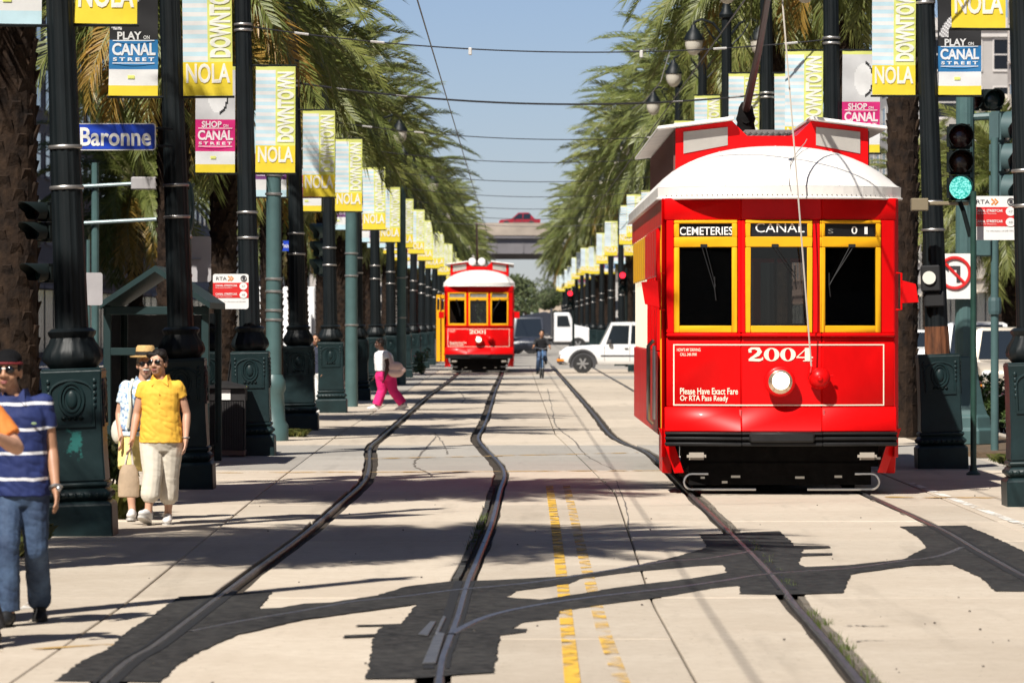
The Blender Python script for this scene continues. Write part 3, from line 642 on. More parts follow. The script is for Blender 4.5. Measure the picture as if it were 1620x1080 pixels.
    for k in range(9): x = -.26 + k * .065; f_.box(x, x + .02, y0 + .8, y0 + 4.5, 4.05, 4.07)
    for k in range(14): f_.box(-.27, .27, y0 + .8 + k * .27, y0 + .83 + k * .27, 4.071, 4.09)
    f_.build('roof_walk', M_grille, T)
    return T
tram1 = make_tram('2004', 'red streetcar numbered 2004 with white domed roof, nearest on the right track', (2.92, 55.2, 0), True, False)
p = MB(); p.lathe([(.13, 3.98), (.14, 4.08), (.10, 4.14), (.09, 4.22), (.12, 4.30), (.10, 4.36), (.085, 4.44), (.05, 4.5)], (-.16, 5.0, 0), 12); p.cyl((-.16, 4.9, 4.3), (-.16, 5.5, 4.2), .06, n=8); p.cyl((-.05, 5.05, 4.02), (-.13, 5.0, 4.4), .04, n=8); p.cyl((-.27, 5.05, 4.02), (-.19, 5.0, 4.4), .04, n=8)
p.build('trolley_base', M_dark, tram1, smooth=True)
p = MB(); p.tube([(-.16, 5.0, 4.4), (-.11, 2.8, 5.0), (-.06, -.35, 6.0)], [.052, .042, .03], 8); p.build('trolley_pole', mat('trolley_brown', (.05, .028, .022), .5, .3), tram1, smooth=True)
p = MB(); a = Vector((.32, -.12, 1.40)); b = Vector((-.06, -.35, 6.0))
p.tube([a.lerp(b, i / 14) + Vector((0, -.22 * math.sin(math.pi * i / 14), -.10 * math.sin(math.pi * i / 14))) for i in range(15)], .009, 5); p.build('trolley_rope', M_rope, tram1, smooth=True)
p = MB(); p.tube([(.07, -.25, 3.36), (.1, .05, 3.62), (.2, .4, 3.76), (.3, .8, 3.86), (.36, 1.4, 3.93)], .005, 4); p.build('roof_cable', mat('cable_grey', (.3, .28, .26), .7), tram1)
for sg in (-1, 1):
    m_ = MB(); x = sg * 1.27
    m_.tube([(x, .2, 2.42), (x + sg * .05, .12, 2.42), (x + sg * .05, .12, 2.02), (x, .2, 2.02)], .012, 6)
    if sg < 0: m_.hexa([(x - .22, .02, 2.08), (x - .06, .02, 2.04), (x - .04, .10, 2.04), (x - .2, .10, 2.08), (x - .26, .02, 2.32), (x - .08, .02, 2.34), (x - .06, .10, 2.34), (x - .24, .10, 2.32)])
    else: m_.hexa([(x + .05, .02, 2.09), (x + .23, .02, 2.10), (x + .22, .11, 2.10), (x + .05, .11, 2.09), (x + .05, .02, 2.34), (x + .2, .02, 2.30), (x + .2, .11, 2.30), (x + .05, .11, 2.34)])
    m_.build('mirror', M_red, tram1, bevel=.012, seg=2)
tram2 = make_tram('2001', 'distant red streetcar numbered 2001 with its yellow door open, on the left track', (-1.30, 189, 0), False, True)
for sg in (-1, 1):
    m_ = MB(); x = sg * 1.27; a, b = sorted((x + sg * .04, x + sg * .24)); m_.tube([(x, .2, 2.3), (x + sg * .1, .1, 2.25)], .014, 6); m_.box(a, b, .04, .12, 2.04, 2.28); m_.build('mirror', M_red, tram2, bevel=.02)
    m_ = MB(); m_.lathe([(.02, .2), (.12, .12), (.15, 0), (.12, -.05), (.02, -.08)], (-.09 + sg * .18, 1.6, 4.17), 16, axis='y'); m_.build('roof_lamp', mat('roof_lamp_white', (.75, .74, .72), .3), tram2, smooth=True)
p = MB(); p.tube([(-.1, 4, 4.1), (-.1, 1.2, 5.6)], .04, 6); p.build('trolley_pole', MATS['trolley_brown'], tram2)
# ------------------------------------------------------------------ lamp posts
M_iron = mat('dark_green_iron', (.008, .021, .023), .45, var=.30, scale=3, bump=.12, bscale=14, spec=.3)
M_iron2 = mat('black_fluted_iron', (.0055, .0085, .010), .5, var=.4, scale=4, stretch=(1, 1, .3), bump=.1, spec=.28)
M_teal = mat('teal_steel', (.060, .115, .115), .45, var=.15, scale=3)
M_strap = mat('strap_steel', (.42, .40, .38), .4, .8)
M_bowl = mat('frosted_bowl', (.75, .70, .60), .3, transl=.3)
def worn_iron():
    m = mat('chipped_iron', (.008, .021, .023), .45, spec=.3, bump=.15, bscale=14, var=.2, scale=3); n = m.node_tree.nodes; l = m.node_tree.links; b = n['Principled BSDF']
    tc = n.new('ShaderNodeTexCoord'); mp = n.new('ShaderNodeMapping'); mp.inputs['Location'].default_value = (-.02 * 3, 0, -.84 * 2.2); mp.inputs['Scale'].default_value = (4.0, 0, 2.2)
    l.new(tc.outputs['Object'], mp.inputs[0]); ln = n.new('ShaderNodeVectorMath'); ln.operation = 'LENGTH'; l.new(mp.outputs[0], ln.inputs[0])
    nz = n.new('ShaderNodeTexNoise'); nz.inputs['Scale'].default_value = 7; nz.inputs['Detail'].default_value = 8; nz.inputs['Roughness'].default_value = .7; l.new(tc.outputs['Object'], nz.inputs['Vector'])
    ad = n.new('ShaderNodeMath'); ad.operation = 'MULTIPLY_ADD'; ad.inputs[1].default_value = .8; l.new(nz.outputs['Fac'], ad.inputs[0]); hf = n.new('ShaderNodeMath'); hf.operation = 'MULTIPLY'; hf.inputs[1].default_value = .5; l.new(ln.outputs['Value'], hf.inputs[0]); l.new(hf.outputs[0], ad.inputs[2])
    cr = n.new('ShaderNodeValToRGB'); e = cr.color_ramp.elements; e[0].position = .50; e[0].color = (.02, .12, .11, 1); e[1].position = .56; e[1].color = (.008, .021, .023, 1)
    l.new(ad.outputs[0], cr.inputs[0]); src = b.inputs['Base Color'].links[0].from_socket
    l.new(cr.outputs[0], b.inputs['Base Color']); return m
def sq_loft(mb, levels, mi=0):      # square sections (half width, z)
    vs = []
    for h, z in levels: vs += [(-h, -h, z), (h, -h, z), (h, h, z), (-h, h, z)]
    n = len(levels); fs = [(i * 4 + k, i * 4 + (k + 1) % 4, (i + 1) * 4 + (k + 1) % 4, (i + 1) * 4 + k) for i in range(n - 1) for k in range(4)]
    mb.add(vs, fs + [(3, 2, 1, 0), tuple((n - 1) * 4 + k for k in range(4))], mi)
PM = {}
def pole_meshes():
    d = {}
    m = MB(); sq_loft(m, [(.325, -.06), (.325, .26), (.315, .285), (.285, .30)]); d['plinth'] = (m.mesh('plinth', .012), M_iron)
    m = MB(); sq_loft(m, [(.27, .30), (.30, .335), (.305, .36), (.285, .395), (.265, .41), (.285, .43), (.29, .45), (.275, .47)])
    for k in range(9):
        a = -.27 + k * .0675
        for q in ((a, -.298), (a, .298)): m.ell((q[0], q[1], .355), (.026, .018, .024), 8, 5)
        for q in ((-.298, a), (.298, a)): m.ell((q[0], q[1], .355), (.018, .026, .024), 8, 5)
    d['moulding'] = (m.mesh('moulding', .004, True), M_iron)
    m = MB(); sq_loft(m, [(.272, .472), (.262, .75), (.262, 1.30), (.270, 1.42), (.275, 1.455), (.262, 1.475)]); d['pedestal'] = (m.mesh('pedestal', .018, True, 2), M_iron)
    m = MB()
    for ry in (0, 1):
        mm = MB(); y = -.266
        mm.torus((0, y, 1.20), .105, .145, .016, 28, 6); mm.torus((0, y, 1.20), .075, .110, .010, 24, 6); mm.ell((0, y, 1.20), (.05, .02, .08), 12, 8)
        mm.tube([(-.19, y, .98), (-.19, y, 1.26)] + [(-.19 + .19 * (1 - math.cos(a)), y, 1.26 + .11 * math.sin(a)) for a in [i * math.pi / 10 for i in range(1, 11)]] + [(.19, y, .98)], .014, 6)
        for sx in (-1, 1):
            for k in range(5): mm.ell((sx * (.205 - k * .002), y, 1.36 - k * .055), (.022, .016, .026), 8, 5)
            for k in range(4): mm.ell((sx * .05 * (k - 1.5), y, 1.035), (.024, .014, .02), 8, 5)
        mm.box(-.20, .20, y - .012, y + .01, .955, .985)
        if ry: mm.v = [(-b, a, c) for a, b, c in mm.v]
        m.add(mm.v, mm.f)
    d['medallion'] = (m.mesh('medallion', 0, True), M_iron)
    m = MB(); m.lathe([(.20, 1.47), (.225, 1.50), (.255, 1.54), (.262, 1.58), (.245, 1.64), (.205, 1.70), (.185, 1.745), (.205, 1.775), (.215, 1.80), (.175, 1.83)], n=48, flute=lambda k, z: 1 + (.035 if k % 3 == 0 else -.012) * (1 if 1.5 < z < 1.79 else .2))
    d['leaf_bulb'] = (m.mesh('leaf_bulb', 0, True), M_iron2)
    m = MB(); m.lathe([(.150, 1.82), (.142, 3.0), (.130, 4.5), (.118, 6.5), (.108, 9.3)], n=48, flute=lambda k, z: (1.0, 1.0, .955, .955)[k % 4]); d['shaft'] = (m.mesh('shaft', 0, False), M_iron2)
    m = MB(); m.lathe([(.11, 9.28), (.16, 9.32), (.17, 9.38), (.12, 9.45), (.08, 9.6), (.03, 9.85)], n=16); d['finial'] = (m.mesh('finial', 0, True), M_iron2)
    for sg in (-1, 1):
        m = MB(); m.tube([(sg * .1, 0, 8.95), (sg * .3, 0, 9.2), (sg * .55, 0, 9.28), (sg * .70, 0, 9.22), (sg * .72, 0, 9.12)], .032, 7); m.tube([(sg * .1, 0, 8.7), (sg * .35, 0, 8.95), (sg * .5, 0, 9.2)], .02, 6)
        d['arm%d' % sg] = (m.mesh('arm', 0, True), M_iron2)
    for i, (z, r) in enumerate(((6.0, .128), (6.08, .128), (3.42, .146), (3.06, .148))):
        m = MB(); m.lathe([(r, z), (r + .006, z + .010), (r + .006, z + .025), (r, z + .035)], n=20)
        d['strap%d' % i] = (m.mesh('strap', 0, True), M_strap)
    return d
PMD = pole_meshes()
lampcap = MB(); lampcap.lathe([(.05, .16), (.07, .10), (.13, .02), (.20, -.10), (.22, -.18), (.20, -.19)], n=16); lampcap = lampcap.mesh('lamp_cap', 0, True); lampcap.materials.append(M_iron2)
lampbowl = MB(); lampbowl.lathe([(.195, -.185), (.19, -.30), (.15, -.42), (.08, -.49), (.02, -.51)], n=16); lampbowl = lampbowl.mesh('bowl', 0, True); lampbowl.materials.append(M_bowl)
for k, (me, m_) in PMD.items(): me.materials.append(m_)
POLES = []
def make_pole(label, x, y, lean=.02, group='black fluted lamp posts', skip=(), over={}, low=0.0, lamps=True):
    P = thing('lamp_post', label, 'lamp post', (x, y, 0), (0, -lean, 0), group)
    for k, (me, m_) in PMD.items():
        nm = k.rstrip('-0123456789')
        if nm in skip: continue
        if k in over:
            me = me.copy(); me.materials[0] = over[k]
        o = link(nm, me, P)
        if k == 'shaft' and low: o.scale = (1, 1, (9.3 - low - 1.82) / (9.3 - 1.82)); o.location.z = 1.82 * (1 - o.scale.z)
        if nm in ('finial', 'arm'): o.location.z = -low
    for sg in (-1, 1) if lamps else ():
        c = link('lamp', lampcap, P, (sg * .72, 0, 9.0 - low)); link('bowl', lampbowl, c)
    return P
# ------------------------------------------------------------------ banners
Cw = {'cyan': (.60, .83, .92), 'white': (.86, .86, .85), 'lime': (.78, .82, .22), 'yel': (.90, .70, .04), 'blue': (.02, .19, .45), 'mag': (.72, .02, .20), 'purp': (.22, .07, .26), 'blk': (.02, .02, .022), 'grey': (.45, .44, .45), 'lgrey': (.68, .68, .68)}
CM = {k: mat('banner_' + k, c, .7, var=.06, scale=5, transl=.3) for k, c in Cw.items()}
CK = list(CM)
BW, BH = .56, 1.50
def wave(p): x, y, z = p; return (x, y + .022 * math.sin(z * 3.1 + x * 2) + .014 * math.sin(x * 9 + 1 + z * 1.5) + .006 * math.sin(z * 14 + x * 6), z)
def banner_mesh(design):
    m = MB(); NX, NZ = 28, 90; vs = []
    for j in range(NZ + 1):
        for i in range(NX + 1): vs.append(wave((-BW / 2 + BW * i / NX, 0, BH * j / NZ)))
    m.v = vs
    for j in range(NZ):
        v = (j + .5) / NZ
        for i in range(NX):
            u = (i + .5) / NX
            if design == 'nola':
                if v < .26: c = 'yel'
                elif v > .965: c = 'lime'
                elif u < .5: c = 'cyan' if (j // 3) % 2 else 'white'
                else: c = 'lime'
            else:
                base, top = {'play': ('blue', 'blk'), 'shop': ('mag', 'lgrey'), 'dine': ('purp', 'cyan')}[design]
                if v < .075: c = {'play': 'yel', 'shop': 'yel', 'dine': 'cyan'}[design]
                elif v < .20: c = 'white'
                elif v < .42: c = base
                elif v < .50: c = base if design != 'play' else 'blk'
                elif v > .965: c = 'lime' if design == 'shop' else top
                else:
                    d = (u - .55) ** 2 * 2.2 + (v - .72) ** 2 * 5
                    if design == 'play': c = 'blk' if not (abs(u - .45 - .3 * math.sin(v * 9)) < .10) else ('grey' if (i + j) % 3 else 'white')
                    else: c = 'white' if d < .12 else ('blk' if design == 'shop' and .12 < d < .17 and u > .6 else top)
            m.f.append((j * (NX + 1) + i, j * (NX + 1) + i + 1, (j + 1) * (NX + 1) + i + 1, (j + 1) * (NX + 1) + i)); m.m.append(CK.index(c))
    me = m.mesh('cloth', 0, True)
    for k in CK: me.materials.append(CM[k])
    t = MB(); o = -.009
    X = lambda u: -BW / 2 + BW * u; Z = lambda v: BH * v
    if design == 'nola':
        t.text('NOLA', X(.06), X(.95), Z(.095), Z(.245), o, .025, f=wave)
        vs, fs = text_data('DOWNTOWN', .045)
        t.add([wave((X(.97) - b * BW * .43, o, Z(.29) + a * BH * .66)) for a, b in vs], fs)
    else:
        w = {'play': 'PLAY', 'shop': 'SHOP', 'dine': 'DINE'}[design]
        t.text(w, X(.16), X(.66), Z(.425), Z(.485), o, .03, f=wave); t.text('ON', X(.70), X(.83), Z(.428), Z(.455), o, .02, f=wave)
        t.text('CANAL', X(.06), X(.95), Z(.305), Z(.400), o, .035, f=wave); t.text('S T R E E T', X(.08), X(.92), Z(.262), Z(.290), o, .04, f=wave)
        for z in (.414, .243): t.add([wave((X(a), o, Z(z + b))) for a, b in ((.07, 0), (.93, 0), (.93, .007), (.07, .007))], [(0, 1, 2, 3)])
    te = t.mesh('lettering'); te.materials.append(CM['white'])
    l2 = MB()
    if design != 'nola':
        l2.add([wave((X(a), o, Z(b))) for a, b in ((.38, .13), (.52, .13), (.52, .155), (.38, .155))], [(0, 1, 2, 3)])
    l2m = None
    if l2.v: l2m = l2.mesh('logo'); l2m.materials.append(CM['lime'])
    r = MB()
    for z in (-.015, BH + .015): r.tube([(-BW / 2 - .10, 0, z), (BW / 2 + .02, 0, z)], .014, 6)
    rm = r.mesh('bracket', 0, True); rm.materials.append(M_iron2)
    return me, te, l2m, rm
BN = {k: banner_mesh(k) for k in ('nola', 'play', 'shop', 'dine')}
def banner(design, x, y, z, side, where, group, h=1.0):
    what = {'nola': 'pale blue and yellow downtown banner', 'play': 'black and blue play banner', 'shop': 'white and magenta shop banner', 'dine': 'pale blue and purple banner'}[design]
    B = thing('banner', what + ' ' + where, 'banner', (x, y, z), (random.uniform(-.03, .03), random.uniform(-.012, .012), random.uniform(-.13, .13)), group, (1, 1, h))
    me, te, l2, rm = BN[design]
    link('cloth', me, B); link('lettering', te, B)
    if l2: link('logo', l2, B)
    link('bracket', rm, B, scale=(side, 1, 1))
    return B
def row_banner(px_pole, y, lean, zb, dl, dr, where, grp):
    xs = px_pole - math.tan(lean) * (zb + .7)
    for dsg, sg in ((dl, -1), (dr, 1)):
        if dsg: banner(dsg, xs + sg * (BW / 2 + .145), y - .02, zb, sg, ('left of ' if sg < 0 else 'right of ') + where, grp)
left = [(-3.9, 31.0, .035, 4.6), (-3.86, 44.9, .036, 4.53), (-3.72, 57.4, .034, 4.45), (-3.70, 71.6, .022, 4.0), (-3.74, 88.5, .02, 4.08), (-3.80, 105.5, .015, 4.2)]
yy = 122.0
while yy < 500: left.append((-3.78, yy, random.uniform(-.004, .018), 4.15 + random.uniform(-.08, .25))); yy += 17
seq = ['dine', 'dine', 'play', 'shop', 'dine', 'shop', 'dine']
for i, (x, y, ln, zb) in enumerate(left):
    lab = 'black lamp post just outside the left edge, its shadow crossing the pavement' if i == 0 else 'lamp post, ' + ORD[i - 1] + ' of the left-hand row counted from the camera'
    wp = {1: {'pedestal': worn_iron()}}.get(i, {})
    make_pole(lab, x, y, ln, 'left row of black lamp posts', over=wp, low=1.7, lamps=i % 3 == 1 and i > 5, skip=() if i % 3 == 1 and i > 5 else ('arm',))
    if i: row_banner(x, y, ln, zb, seq[i % 7] if i > 6 else seq[i], 'nola', ORD[i - 1] + ' lamp post of the left row', 'banners along the left row')
right = [(5.36, 51.9, .03, 4.9), (5.53, 65.4, .035, 4.82), (4.78, 75.0, .012, 4.4), (4.7, 93, .008, 4.95), (4.7, 111, .004, 5.35), (4.7, 126, .0, 5.4)]
yy = 143.0
while yy < 500: right.append((4.7, yy, random.uniform(-.010, .010), 4.6 + random.uniform(-.12, .35))); yy += 17 if yy < 190 else 26
seqr = ['dine', 'play', 'shop', 'nola', 'dine', 'play', 'shop']
for i, (x, y, ln, zb) in enumerate(right):
    nm = {0: 'lamp post cut by the right edge of the picture', 1: 'lamp post without leaf bulb, rust at its shaft foot, beside the near streetcar'}.get(i, 'lamp post, ' + ORD[i] + ' of the right-hand row counted from the camera')
    P = make_pole(nm, x, y, ln, 'right row of black lamp posts', skip=('leaf_bulb',) if i == 1 else (), low=.75)
    row_banner(x, y, ln, zb, 'nola', seqr[i % 7], ORD[i] + ' lamp post of the right row', 'banners along the right row')
    if i == 1:
        r = MB(); r.lathe([(.165, 1.46), (.162, 1.62), (.156, 1.83)], n=48, flute=lambda k, z: (1, 1, .955, .955)[k % 4]); r.build('rusty_foot', mat('orange_rust', (.13, .045, .016), .85, var=.7, scale=10, stretch=(1, 1, .25), bump=.3), P)
        r = MB(); r.box(-.20, .05, -.29, -.17, 2.28, 2.62); r.box(-.16, .10, -.24, -.10, 2.08, 2.28); r.build('meter_box', M_black, P, bevel=.02)
        r = MB(); r.lathe([(.085, -.32), (.085, -.292)], (-.10, 0, 2.46), 20, axis='y'); r.build('dial', mat('dial_white', (.75, .74, .66), .3), P, smooth=True)
# ------------------------------------------------------------------ palms
M_fr = mat('palm_leaf', (.105, .115, .032), .5, var=.0, transl=.28, col2=None)
def leafy(name, a, b, c, tr=.28, rough=.45):
    m = mat(name, a, rough, transl=tr); n = m.node_tree.nodes; l = m.node_tree.links
    oi = n.new('ShaderNodeObjectInfo'); gm = n.new('ShaderNodeNewGeometry'); ad = n.new('ShaderNodeMath'); ad.operation = 'MULTIPLY_ADD'; ad.inputs[1].default_value = .55
    l.new(gm.outputs['Random Per Island'], ad.inputs[0]); m2 = n.new('ShaderNodeMath'); m2.operation = 'MULTIPLY'; m2.inputs[1].default_value = .45; l.new(oi.outputs['Random'], m2.inputs[0]); l.new(m2.outputs[0], ad.inputs[2])
    r = n.new('ShaderNodeValToRGB'); r.color_ramp.elements[0].color = (*a, 1); r.color_ramp.elements[1].color = (*c, 1); e = r.color_ramp.elements.new(.55); e.color = (*b, 1)
    l.new(ad.outputs[0], r.inputs[0]); l.new(r.outputs[0], n['Principled BSDF'].inputs['Base Color'])
    for nd in n:
        if nd.type == 'BSDF_TRANSLUCENT': l.new(r.outputs[0], nd.inputs[0])
    return m
M_fr1 = leafy('frond_green', (.085, .115, .028), (.175, .20, .05), (.32, .32, .10))
M_fr2 = leafy('frond_old', (.15, .13, .03), (.32, .20, .04), (.45, .25, .05))
M_rach = mat('frond_stem', (.22, .21, .09), .6)
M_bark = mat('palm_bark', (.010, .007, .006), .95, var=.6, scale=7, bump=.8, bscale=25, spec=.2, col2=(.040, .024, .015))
def frond_mesh(L, droop, seed, mleaf, nl=58, ll=.66):
    r_ = random.Random(seed); P = []; x = z = 0.0; N = 24; ang = 0
    for i in range(N + 1):
        t = i / N; P.append((x, z, ang)); ang = -droop * (t ** 1.25); x += math.cos(ang) * L / N; z += math.sin(ang) * L / N
    m = MB(); m.tube([(p[0], 0, p[1]) for p in P[::3]], [.032 * (1 - .8 * i / 8) for i in range(len(P[::3]))], 4, 1)
    for sd in (-1, 1):
        for k in range(nl):
            t = .10 + .90 * (k + r_.random() * .6) / nl; f = min(t, .999) * N; i = int(f); w = f - i
            a = P[i]; b = P[min(i + 1, N)]; px = a[0] + (b[0] - a[0]) * w; pz = a[1] + (b[1] - a[1]) * w; an = a[2]
            l = ll * (.35 + .65 * math.sin(math.pi * min(1, t * .8 + .16)) ** .7) * r_.uniform(.85, 1.1); fw = R(r_.uniform(36, 54)) * (1 - .25 * t)
            tx, tz = math.cos(an), math.sin(an)
            d = Vector((tx * math.cos(fw), sd * math.sin(fw), tz * math.cos(fw))) + Vector((-tz, 0, tx)) * r_.uniform(.08, .34)
            d.normalize(); o = Vector((px, 0, pz)); mid = o + d * l * .5; tip = o + d * l + Vector((0, 0, -l * r_.uniform(.15, .55)))
            sv = Vector((tx, 0, tz)); wd = .030
            m.add([o - sv * wd * .6, o + sv * wd * .6, mid + sv * wd, mid - sv * wd, tip], [(0, 1, 2, 3), (3, 2, 4)], 0)
    me = m.mesh('frond'); me.materials.append(mleaf); me.materials.append(M_rach); return me
FR = [frond_mesh(3.3, .75, 1, M_fr1), frond_mesh(3.5, 1.05, 2, M_fr1), frond_mesh(3.5, 1.35, 3, M_fr1), frond_mesh(3.2, 1.5, 4, M_fr1), frond_mesh(3.0, 1.1, 5, M_fr2, 46)]
def crown_layout(seed, n=84):
    r_ = random.Random(seed); out = []
    for i in range(n):
        t = (i + .5) / n; el = R(82 - 132 * t ** .95 + r_.uniform(-7, 7)); az = i * 2.39996 + r_.uniform(-.2, .2)
        k = 0 if t < .2 else 1 if t < .45 else 2 if t < .7 else (3 if r_.random() < .8 else 4)
        if t > .88 and r_.random() < .5: k = 4
        out.append((FR[k], Matrix.Rotation(az, 4, 'Z') @ Matrix.Translation((.16, 0, .25 - .5 * t)) @ Matrix.Rotation(-el, 4, 'Y') @ Matrix.Rotation(r_.uniform(-.5, .5), 4, 'X'), r_.uniform(.86, 1.08)))
    return out
def crown_joined(seed):
    vs = []; fs = []; mi = []
    for me, M, sc in crown_layout(seed, 84):
        b = len(vs); vs += [tuple(M @ (v.co * sc)) for v in me.vertices]
        old = me is FR[4]
        for p in me.polygons: fs.append(tuple(b + v for v in p.vertices)); mi.append(2 if old and p.material_index == 0 else p.material_index)
    m = bpy.data.meshes.new('crown'); m.from_pydata(vs, [], fs); m.polygons.foreach_set('material_index', mi)
    for q in (M_fr1, M_rach, M_fr2): m.materials.append(q)
    return m
CROWNS = [crown_joined(s_) for s_ in (11, 12, 13)]
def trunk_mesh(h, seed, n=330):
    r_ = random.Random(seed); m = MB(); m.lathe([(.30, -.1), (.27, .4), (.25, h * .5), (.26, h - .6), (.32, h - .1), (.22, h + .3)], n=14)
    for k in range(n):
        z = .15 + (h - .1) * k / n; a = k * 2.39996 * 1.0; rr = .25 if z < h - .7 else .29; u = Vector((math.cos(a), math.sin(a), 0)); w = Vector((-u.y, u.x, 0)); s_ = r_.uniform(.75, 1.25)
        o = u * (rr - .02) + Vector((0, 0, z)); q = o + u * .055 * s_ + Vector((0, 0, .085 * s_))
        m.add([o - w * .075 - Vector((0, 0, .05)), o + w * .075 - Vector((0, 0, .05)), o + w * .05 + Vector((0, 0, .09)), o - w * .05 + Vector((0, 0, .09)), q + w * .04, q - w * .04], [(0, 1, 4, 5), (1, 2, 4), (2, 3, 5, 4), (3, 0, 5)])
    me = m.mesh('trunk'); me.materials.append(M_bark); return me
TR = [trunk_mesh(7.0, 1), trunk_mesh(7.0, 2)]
def palm(x, y, zc, label, i, parts, n=96, sc_=1.0):
    P = thing('palm_tree', label, 'palm tree', (x, y, -.02), (random.uniform(-.02, .02), random.uniform(-.02, .02), i * 1.7), 'date palms lining the tracks')
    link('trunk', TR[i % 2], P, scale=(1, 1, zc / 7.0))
    if parts:
        for me, M, sc in crown_layout(100 + i, n):
            o = link('frond', me, P); o.matrix_local = Matrix.Translation((0, 0, zc)) @ M @ Matrix.Scale(sc * sc_, 4)
    else:
        link('crown', CROWNS[i % 3], P, (0, 0, zc), (0, 0, i * .9), random.uniform(.95, 1.1) * sc_)
yl = [36.6, 50.0, 81.5, 95, 115, 130, 147, 162, 178]
while yl[-1] < 515: yl.append(yl[-1] + 17 + random.uniform(-.3, .3))
for i, y in enumerate(yl):
    lab = 'date palm just outside the left edge, shading the pavement' if i == 0 else 'date palm, ' + ORD[i - 1] + ' of the left row counted from the camera'
    palm((-5.0, -4.95)[i] if i < 2 else -5.5 + (0 if y < 160 else (0, .0, 0, .15, -.1, .1, -.15)[i % 7]), y, (8.3, 8.6)[i] if i < 2 else 7.6 + random.uniform(-.4, .4), lab, i, y < 150, 170 if i < 2 else 96)
yr = [83, 99, 118, 136, 153, 170]
while yr[-1] < 515: yr.append(yr[-1] + 17)
for i, y in enumerate(yr):
    palm(6.35 + (.0, .2, -.1)[i % 3], y, (10.2, 10.4, 10.6, 10.4)[i] if i < 4 else 8.8 + random.uniform(-.3, .5), 'date palm, ' + ORD[i] + ' of the right row counted from the camera', i + 40, y < 150, 96, 1.12 if y > 100 else 1.0)
# a few palms across the right-hand roadway and left pavement
for i, (px, y, zc) in enumerate([(1598, 150, 5.6), (1585, 205, 7.5), (1470, 230, 8.0)]):
    palm((px - VX) * y / F, y, zc, ('short palm at the right edge beyond the roadway', 'taller palm near the right edge, before the pale building', 'palm seen behind the teal signal column')[i], 70 + i, i < 1)
for i, (px, y, zc) in enumerate([(215, 172, 6.6), (460, 260, 7.0), (520, 330, 8.0)]):
    palm((px - VX) * y / F, y, zc, ('palm behind the blue street sign, far side of the road', 'palm behind the fourth lamp post, beyond the roadway', 'palm far behind the fifth lamp post')[i], 80 + i, False)
# ------------------------------------------------------------------ overhead wires
M_wire = mat('wire_dark', (.05, .05, .055), .5, .5); M_insu = mat('insulator', (.6, .58, .55), .3)
for k, (X, lb) in enumerate([(-1.15, 'overhead contact wire above the left track'), (2.75, 'overhead contact wire above the right track')]):
    w = MB(); w.tube([(X, y, 5.72) for y in range(20, 560, 6)], .010, 5); tag(w.build('contact_wire', M_wire), lb, 'wire', 'overhead wires')
def near_r(y): return min(right, key=lambda q: abs(q[1] - y))
for i, (x, y, ln, zb) in enumerate(left[1:12]):
    rx, ry, rl, _ = near_r(y); rx, ry = (5.5, y) if abs(ry - y) > 12 else (rx, ry)
    a = Vector((x - ln * 6, y, 6.08)); b = Vector((rx - rl * 6, ry, 6.08)); T = thing('span_wire', 'span wire strung across the tracks from the ' + ORD[i] + ' left lamp post', 'wire', group='span wires')
    n = 24; pts = [a.lerp(b, t / n) + Vector((0, 0, -.28 * (1 - (2 * t / n - 1) ** 2))) for t in range(n + 1)]
    w = MB(); w.tube(pts, .010 if i != 3 else .018, 5); w.build('cable', M_wire, T)
    for t in (2, 5, 19, 22) if i < 5 else ():
        q = MB(); p0, p1 = pts[t], pts[t].lerp(pts[t + 1], .55); q.tube([p0, p1], .017, 6); q.build('insulator', M_insu, T)
    for t in (9, 16) if i < 3 else ():
        q = MB(); q.box(pts[t].x - .025, pts[t].x + .025, pts[t].y - .03, pts[t].y + .03, pts[t].z - .09, pts[t].z + .02); q.build('hanger', M_insu, T, bevel=.01)
for i, (P, lb) in enumerate([([AT(1092, 20, 120), AT(1050, 75, 121), AT(990, 83, 122)], 'slack feeder cable between lamp and span wire'), ([AT(1060, 80, 118), AT(1045, 130, 118), AT(1020, 160, 119), AT(1000, 172, 120)], 'thin cable looping beside the right palms')]):
    w = MB(); w.tube(P, .012, 5); tag(w.build('feeder_cable', M_strap), lb, 'cable')
